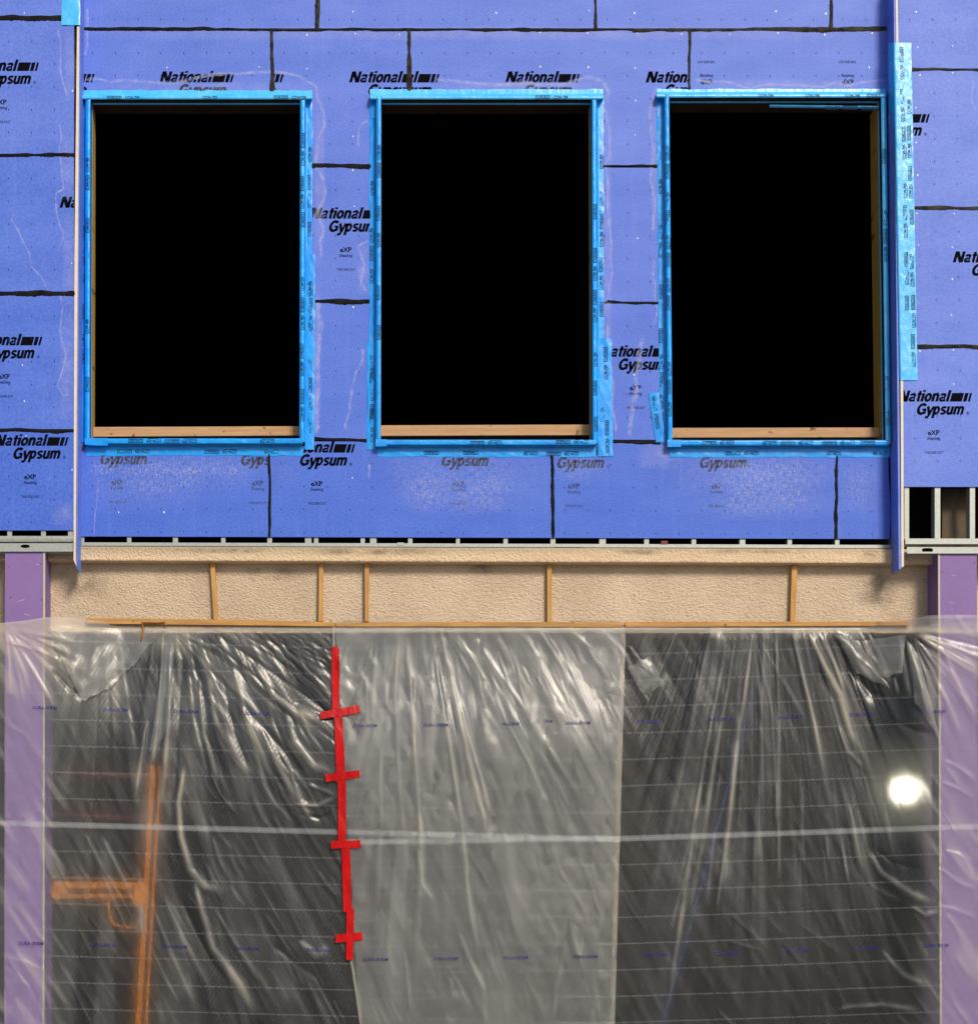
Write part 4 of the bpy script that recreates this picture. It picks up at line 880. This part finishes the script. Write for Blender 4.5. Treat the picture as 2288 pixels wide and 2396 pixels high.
def sheet(name, label, edge0, edge1, top, lst, seed, yoff, bandf, rows, flaps=()):
    nu, nv = 500, 320
    vv = np.linspace(0, 1, nv)[:, None] + np.zeros((1, nu)); ss = np.linspace(0, 1, nu)[None, :] + np.zeros((nv, 1))
    ub = 0.5 * (edge0(2000) + edge1(2000)); 
    uu = edge0(2000) + (edge1(2000) - edge0(2000)) * ss; v = top(uu) + (2545 - top(uu)) * vv
    uu = edge0(v) * (1 - ss) + edge1(v) * ss; v = top(uu) + (2545 - top(uu)) * vv
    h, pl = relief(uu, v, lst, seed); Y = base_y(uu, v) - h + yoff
    # sheet stays in front of the columns
    co = Pn(uu, v, Y).reshape(-1, 3)
    i = np.arange(nv - 1)[:, None] * nu + np.arange(nu - 1)[None, :]; fa = np.stack([i, i + nu, i + nu + 1, i + 1], -1).reshape(-1, 4)
    UV = np.stack([uu / 61.5, -(v - bandf(uu)) / 61.5], -1).reshape(-1, 2); PL = pl.reshape(-1)
    edgeden = np.where(ss < 0.004, 0.7, 0) + np.where(ss > 0.9935, 1.0, 0) + 0.8 * np.exp(-((v - 1474) / 5.0) ** 2)
    PL = np.clip(PL + edgeden.reshape(-1), 0, 1)
    cos, fas, uvs, pls, mis = [co], [fa], [UV], [PL], [np.zeros(len(fa), int)]
    nvt = len(co)
    def surf(a, b, lift):
        a = np.atleast_1d(np.array(a, float)); b = np.atleast_1d(np.array(b, float)); hh, _ = relief(a, b, lst, seed)
        return Pn(a, b, base_y(a, b) - hh + yoff - lift)
    for corners, bul, lift, n, lap in flaps:          # doubled-over laps of the same film
        s, t_ = np.meshgrid(np.linspace(0, 1, n), np.linspace(0, 1, n)); c = np.array(corners, float)
        pu = (c[0, 0] * (1 - s) + c[1, 0] * s) * (1 - t_) + (c[3, 0] * (1 - s) + c[2, 0] * s) * t_
        pv = (c[0, 1] * (1 - s) + c[1, 1] * s) * (1 - t_) + (c[3, 1] * (1 - s) + c[2, 1] * s) * t_
        wob_ = 0.0 if n > 100 else 1.0
        pu = pu + wob_ * 2.5 * vnoise(s * 4 + lift * 999, t_ * 4, 3) * np.sin(np.pi * s); pv = pv + wob_ * 2 * vnoise(s * 4, t_ * 4 + lift * 777, 4)
        pu, pv = pu.ravel(), pv.ravel(); hh, _ = relief(pu, pv, lst, seed)
        bb = (16 * s * (1 - s) * t_ * (1 - t_)).ravel() * bul[0] + bul[1] * t_.ravel() + 0.004 * vnoise(pu / 18, pv / 26, 9)
        q = Pn(pu, pv, base_y(pu, pv) - hh * (1.0 if n > 100 else 0.4) + yoff - lift - bb)
        k = np.arange(n - 1)[:, None] * n + np.arange(n - 1)[None, :]; cos.append(q); fas.append(np.stack([k, k + n, k + n + 1, k + 1], -1).reshape(-1, 4) + nvt)
        uvs.append(np.stack([pu / 61.5, -(pv - bandf(pu)) / 61.5], -1)); pls.append(np.full(n * n, lap)); mis.append(np.zeros((n - 1) ** 2, int)); nvt += n * n
    me = bpy.data.meshes.new(name)
    vs = [tuple(p) for p in np.concatenate(cos)]; fs = [tuple(f_) for f_ in np.concatenate(fas)]; UVs = np.concatenate(uvs); PLs = np.concatenate(pls); MI = list(np.concatenate(mis))
    tm = MB()
    for (x, y, wd) in rows:
        text(tm, 'DURA-SKRIM', x, y, wd, 7.6, lambda a, b: (a, b + float(bandf(a) - bandf(x)), 0), 1, bold=0.03, shear=0.12)
    b0 = len(vs); tv = np.array(tm.v); vs += [tuple(map(float, p)) for p in surf(tv[:, 0], tv[:, 1], 0.003)]; fs += [tuple(b0 + i_ for i_ in f_) for f_ in tm.f]; MI += [1] * len(tm.f)
    me.from_pydata(vs, [], fs); me.materials.append(M['sheet']); me.materials.append(M['navy'])
    me.polygons.foreach_set('material_index', MI); me.polygons.foreach_set('use_smooth', [True] * len(fs))
    ul = me.uv_layers.new(name='UVMap'); li = np.empty(len(me.loops), int); me.loops.foreach_get('vertex_index', li)
    UVs = np.concatenate([UVs, np.zeros((len(vs) - b0, 2))]); ul.data.foreach_set('uv', UVs[li].ravel())
    at = me.attributes.new('pleat_sheen', 'FLOAT', 'POINT'); at.data.foreach_set('value', np.concatenate([PLs, np.zeros(len(vs) - b0)]))
    o = bpy.data.objects.new(name, me); C.objects.link(o)
    return setp(o, label, 'plastic sheet', 'translucent plastic sheets')
rowsA = [(77 + 165.5 * i, 1659 + 4.4 * i, 57) for i in range(8)] + [(44 + 168 * i, 2210 + 4 * i, 59) for i in range(9)]
rowsB = [(825 + 166 * i, BB(825 + 166 * i) - 268, 58) for i in range(9)] + [(849 + 163.8 * i, BB(849 + 163.8 * i) + 279, 59) for i in range(9)]
topA = lambda u: np.interp(u, [-60, 0, 60, 110, 160, 205, 230, 500, 800, 1500], [1462, 1458, 1452, 1444, 1444, 1449, 1453, 1456, 1452, 1452])
topB = lambda u: np.interp(u, [700, 790, 900, 1100, 1300, 1450, 1600, 2000, 2125, 2170, 2220, 2400], [1453, 1453, 1450, 1452, 1454, 1452, 1457, 1452, 1450, 1440, 1438, 1440])
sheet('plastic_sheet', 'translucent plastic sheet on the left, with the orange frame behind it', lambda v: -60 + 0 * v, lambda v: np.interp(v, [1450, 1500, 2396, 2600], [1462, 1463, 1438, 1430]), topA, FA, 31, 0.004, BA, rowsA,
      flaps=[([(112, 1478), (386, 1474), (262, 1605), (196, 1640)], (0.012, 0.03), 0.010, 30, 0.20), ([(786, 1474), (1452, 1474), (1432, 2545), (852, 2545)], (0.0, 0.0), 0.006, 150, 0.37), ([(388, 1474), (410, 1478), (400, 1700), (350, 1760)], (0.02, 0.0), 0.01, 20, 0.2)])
sheet('plastic_sheet', 'translucent plastic sheet on the right, with the glowing lamp behind it', lambda v: np.interp(v, [1450, 1500, 1700, 2000, 2250, 2396, 2600], [778, 779, 787, 800, 820, 842, 870]), lambda v: 2380 + 0 * v, topB, FB, 77, -0.014, BB, rowsB,
      flaps=[([(1463, 1500), (1492, 1535), (1556, 1600), (1500, 1560)], (0.05, 0.02), 0.012, 18, 0.35), ([(1468, 1560), (1520, 1535), (1556, 1606), (1500, 1622)], (0.03, -0.02), 0.012, 18, 0.35), ([(1950, 1482), (2010, 1500), (2082, 1612), (2005, 1575)], (0.05, 0.01), 0.012, 20, 0.35), ([(2015, 1500), (2118, 1485), (2110, 1575), (2048, 1590)], (0.04, 0.02), 0.016, 20, 0.35), ([(2118, 1490), (2150, 1540), (2200, 1735), (2140, 1640)], (0.04, 0.02), 0.014, 20, 0.35)])

# ------------------------------------------------------------------ red tape along the lap of the two sheets
_gu = np.linspace(735, 860, 64); _gv = np.linspace(1500, 2260, 380); _G = np.meshgrid(_gu, _gv); _h, _ = relief(_G[0], _G[1], FB, 77); _GY = base_y(_G[0], _G[1]) - _h - 0.014
def sheet_front(u, v):
    i = min(379, max(0, int(round((v - 1500) / 760 * 379)))); j = min(63, max(0, int(round((u - 735) / 125 * 63)))); return float(_GY[i, j])
def redtape(quad, label, lift):
    q = np.array(quad, float); nL, nW = 40, 5
    long_ = math.hypot(*(q[3] - q[0])) > math.hypot(*(q[1] - q[0])); 
    if not long_: q = np.roll(q, -1, axis=0)
    mb = MB(); vs = []
    ys = []
    for i in range(nL + 1):
        for j in range(nW + 1):
            s, t_ = j / nW, i / nL; p = (q[0] * (1 - s) + q[1] * s) * (1 - t_) + (q[3] * (1 - s) + q[2] * s) * t_
            if i in (0, nL): p = p + (q[3] - q[0]) / np.linalg.norm(q[3] - q[0]) * random.uniform(-.8, .8)
            if j in (0, nW): p = p + (q[1] - q[0]) / np.linalg.norm(q[1] - q[0]) * random.uniform(-.5, .5)
            y = min(sheet_front(p[0], p[1]), sheet_front(p[0] + 4, p[1])) - lift - 0.0012 * random.random() - 0.005 * max(0.0, math.sin(i * 0.9 + 1.3 * j + lift * 4000) - 0.8) * (0.2 + s)
            vs.append(P(p[0], p[1], y))
    mb.add(vs, [[i * (nW + 1) + j, i * (nW + 1) + j + 1, (i + 1) * (nW + 1) + j + 1, (i + 1) * (nW + 1) + j] for i in range(nL) for j in range(nW)], 0, True)
    o = mb.build('red_tape', M['red'], None); setp(o, label, 'tape', 'red tape pieces on the plastic seam')
redtape([(776, 1513), (794, 1513), (795, 1675), (777, 1675)], 'topmost upright strip of red tape on the plastic seam', .006)
redtape([(782, 1672), (801, 1668), (809, 1832), (788, 1832)], 'upright red strip between the topmost crosspiece and the one below it', .007)
redtape([(791, 1826), (809, 1826), (810, 1980), (791, 1980)], 'upright red strip between the second crosspiece and the white seam band', .006)
redtape([(799, 1972), (819, 1972), (823, 2134), (804, 2134)], 'upright red strip just below the white seam band', .007)
redtape([(811, 2127), (829, 2127), (826, 2246), (810, 2246)], 'lowest upright strip of red tape, through the bottom crosspiece', .010)
redtape([(748, 1667), (839, 1649), (842, 1668), (750, 1683)], 'topmost red tape crosspiece, tilted up to the right', .010)
redtape([(760, 1812), (840, 1802), (842, 1819), (763, 1830)], 'second red tape crosspiece, slightly tilted', .010)
redtape([(774, 1968), (843, 1966), (844, 1984), (776, 1986)], 'red tape crosspiece over the white seam band', .010)
redtape([(785, 2187), (847, 2181), (849, 2200), (786, 2206)], 'bottom red tape crosspiece near the end of the seam', .007)

# ------------------------------------------------------------------ dry twig caught on the batten
mb = MB(); yy = YS - 0.06
mb.tube([P(330, 1503, yy), P(335, 1485, yy), P(336, 1470, yy), P(333, 1456, yy), P(350, 1456, yy - .005), P(372, 1457, yy), P(386, 1455, yy), P(388, 1465, yy)], [0.004, 0.013, 0.009, 0.006, 0.007, 0.006, 0.008, 0.009], n=7)
setp(mb.build('twig', M['twig']), 'dry brown twig dangling from the batten beside the left column', 'twig')

# ------------------------------------------------------------------ bare rooms behind the openings
rm = thing('building_interior', 'dark bare rooms behind the window openings and the plastic', 'building', (2, 4, 0))
zf = P(1144, 1272, 0.1).z
def room(mb, x0, x1, y0, y1, z0, z1):
    v_ = [(x0, y0, z0), (x1, y0, z0), (x1, y1, z0), (x0, y1, z0), (x0, y0, z1), (x1, y0, z1), (x1, y1, z1), (x0, y1, z1)]
    mb.add(v_, [[0, 1, 2, 3], [7, 6, 5, 4], [1, 5, 6, 2], [2, 6, 7, 3], [3, 7, 4, 0]])
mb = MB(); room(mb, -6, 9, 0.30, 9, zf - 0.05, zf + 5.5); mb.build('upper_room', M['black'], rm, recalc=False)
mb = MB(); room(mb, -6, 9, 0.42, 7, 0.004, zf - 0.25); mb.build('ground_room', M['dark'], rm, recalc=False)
mb = MB(); a, b = P(-700, -500, .2), P(3000, 230, .2)   # head wall above the windows and over the gap, inside
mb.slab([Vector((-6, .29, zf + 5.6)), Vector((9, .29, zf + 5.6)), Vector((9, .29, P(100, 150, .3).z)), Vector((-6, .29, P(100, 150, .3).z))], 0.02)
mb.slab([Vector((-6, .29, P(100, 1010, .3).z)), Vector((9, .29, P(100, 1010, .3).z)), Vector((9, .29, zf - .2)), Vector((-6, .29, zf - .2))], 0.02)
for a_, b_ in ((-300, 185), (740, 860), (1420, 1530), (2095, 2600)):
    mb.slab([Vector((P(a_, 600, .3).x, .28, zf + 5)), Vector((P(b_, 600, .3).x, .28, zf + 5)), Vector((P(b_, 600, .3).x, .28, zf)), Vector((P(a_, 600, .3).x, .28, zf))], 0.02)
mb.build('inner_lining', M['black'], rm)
mb = MB(); mb.slab([Vector((-6, .02, zf + 7)), Vector((9, .02, zf + 7)), Vector((9, .02, zf + 6.0)), Vector((-6, .02, zf + 6.0))], 9); mb.build('roof_slab', M['dark'], rm)

# ------------------------------------------------------------------ things behind the plastic
YO = 0.95
fr = thing('orange_frame', 'tall orange metal frame with a looped handle, blurred behind the plastic', 'scaffold', tuple(Vector((P(330, 2396, YO).x, YO, 0))))
bt = P(322, 2396, YO); bt.z = 0
mb = MB(); a, b = P(352, 1790, YO), P(318, 2396, YO); d = (b - a) / (b.z - a.z); e = a + d * (0 - a.z)
wv = Vector((0.05, 0, 0)); mb.slab([a, a + wv, e + wv, e], 0.05); mb.slab([a + wv * 1.5 + Vector((0, .05, 0)), a + wv * 2.1 + Vector((0, .05, 0)), e + wv * 2.1 + Vector((0, .05, 0)), e + wv * 1.5 + Vector((0, .05, 0))], 0.05)
mb.build('post', M['orange'], fr, 0.008)
mb = MB(); boxpx(mb, 60, 2064, 330, 2078, YO - 0.02, 0.04); boxpx(mb, 60, 2092, 318, 2102, YO - 0.02, 0.04); boxpx(mb, 100, 2079, 160, 2091, YO - 0.01, 0.03); boxpx(mb, 314, 2066, 342, 2118, YO - 0.05, 0.06); mb.build('cross_arm', M['orange'], fr, 0.006)
mb = MB(); mb.tube([P(256, 2100, YO), P(255, 2130, YO), P(258, 2150, YO), P(268, 2163, YO), P(285, 2169, YO), P(330, 2171, YO)], 0.016); mb.build('loop_handle', M['orange'], fr)
mb = MB(); boxpx(mb, 326, 2120, 336, 2178, YO - 0.04, 0.03); mb.build('latch_plate', M['steel'], fr)
for v_ in (1808, 1905):
    mb = MB(); mb.tube([P(60, v_ - 4, YO + .1), P(350, v_ + 12, YO + .1)], 0.022); mb.build('guard_rail', M['redp'], fr)
mb = MB(); mb.tube([P(1775, 1560, .9), P(1740, 1700, .85), P(1610, 2180, .8), P(1540, 2420, .8), Vector((P(1500, 2500, .8).x, .8, 0.02))], 0.018)
setp(mb.build('hose', M['bluep']), 'thin blue hose slanting down behind the plastic', 'hose')
YLm = 1.25
lp = P(2118, 1852, YLm); lo_ = thing('work_lamp', 'lit work lamp on a stand glowing through the plastic', 'lamp', (lp.x, YLm, 0))
mb = MB(); n = 18
ring = lambda r, y: [lp + Vector((r * math.cos(2 * math.pi * i / n), y, r * math.sin(2 * math.pi * i / n))) for i in range(n)]
mb.add(ring(.052, 0), [list(range(n))]); mb.build('lit_lens', M['lamp'], lo_)
mb = MB(); r1, r2, r3 = ring(.062, -.01), ring(.062, .08), ring(.04, .14); vs = r1 + r2 + r3
mb.add(vs, [[i, (i + 1) % n, n + (i + 1) % n, n + i] for i in range(n)] + [[n + i, n + (i + 1) % n, 2 * n + (i + 1) % n, 2 * n + i] for i in range(n)] + [list(range(2 * n, 3 * n))], 0, True); mb.build('lamp_head', M['steel'], lo_)
mb = MB(); mb.tube([Vector((lp.x, YLm + .08, lp.z - .1)), Vector((lp.x, YLm + .08, .25))], .015); mb.build('stand_pole', M['dark'], lo_)
for k in range(3):
    mb = MB(); a_ = 2 * math.pi * k / 3 + .4; mb.tube([Vector((lp.x, YLm + .08, .9)), Vector((lp.x + .4 * math.cos(a_), YLm + .08 + .4 * math.sin(a_), 0.015))], .011); mb.build('stand_leg', M['dark'], lo_)
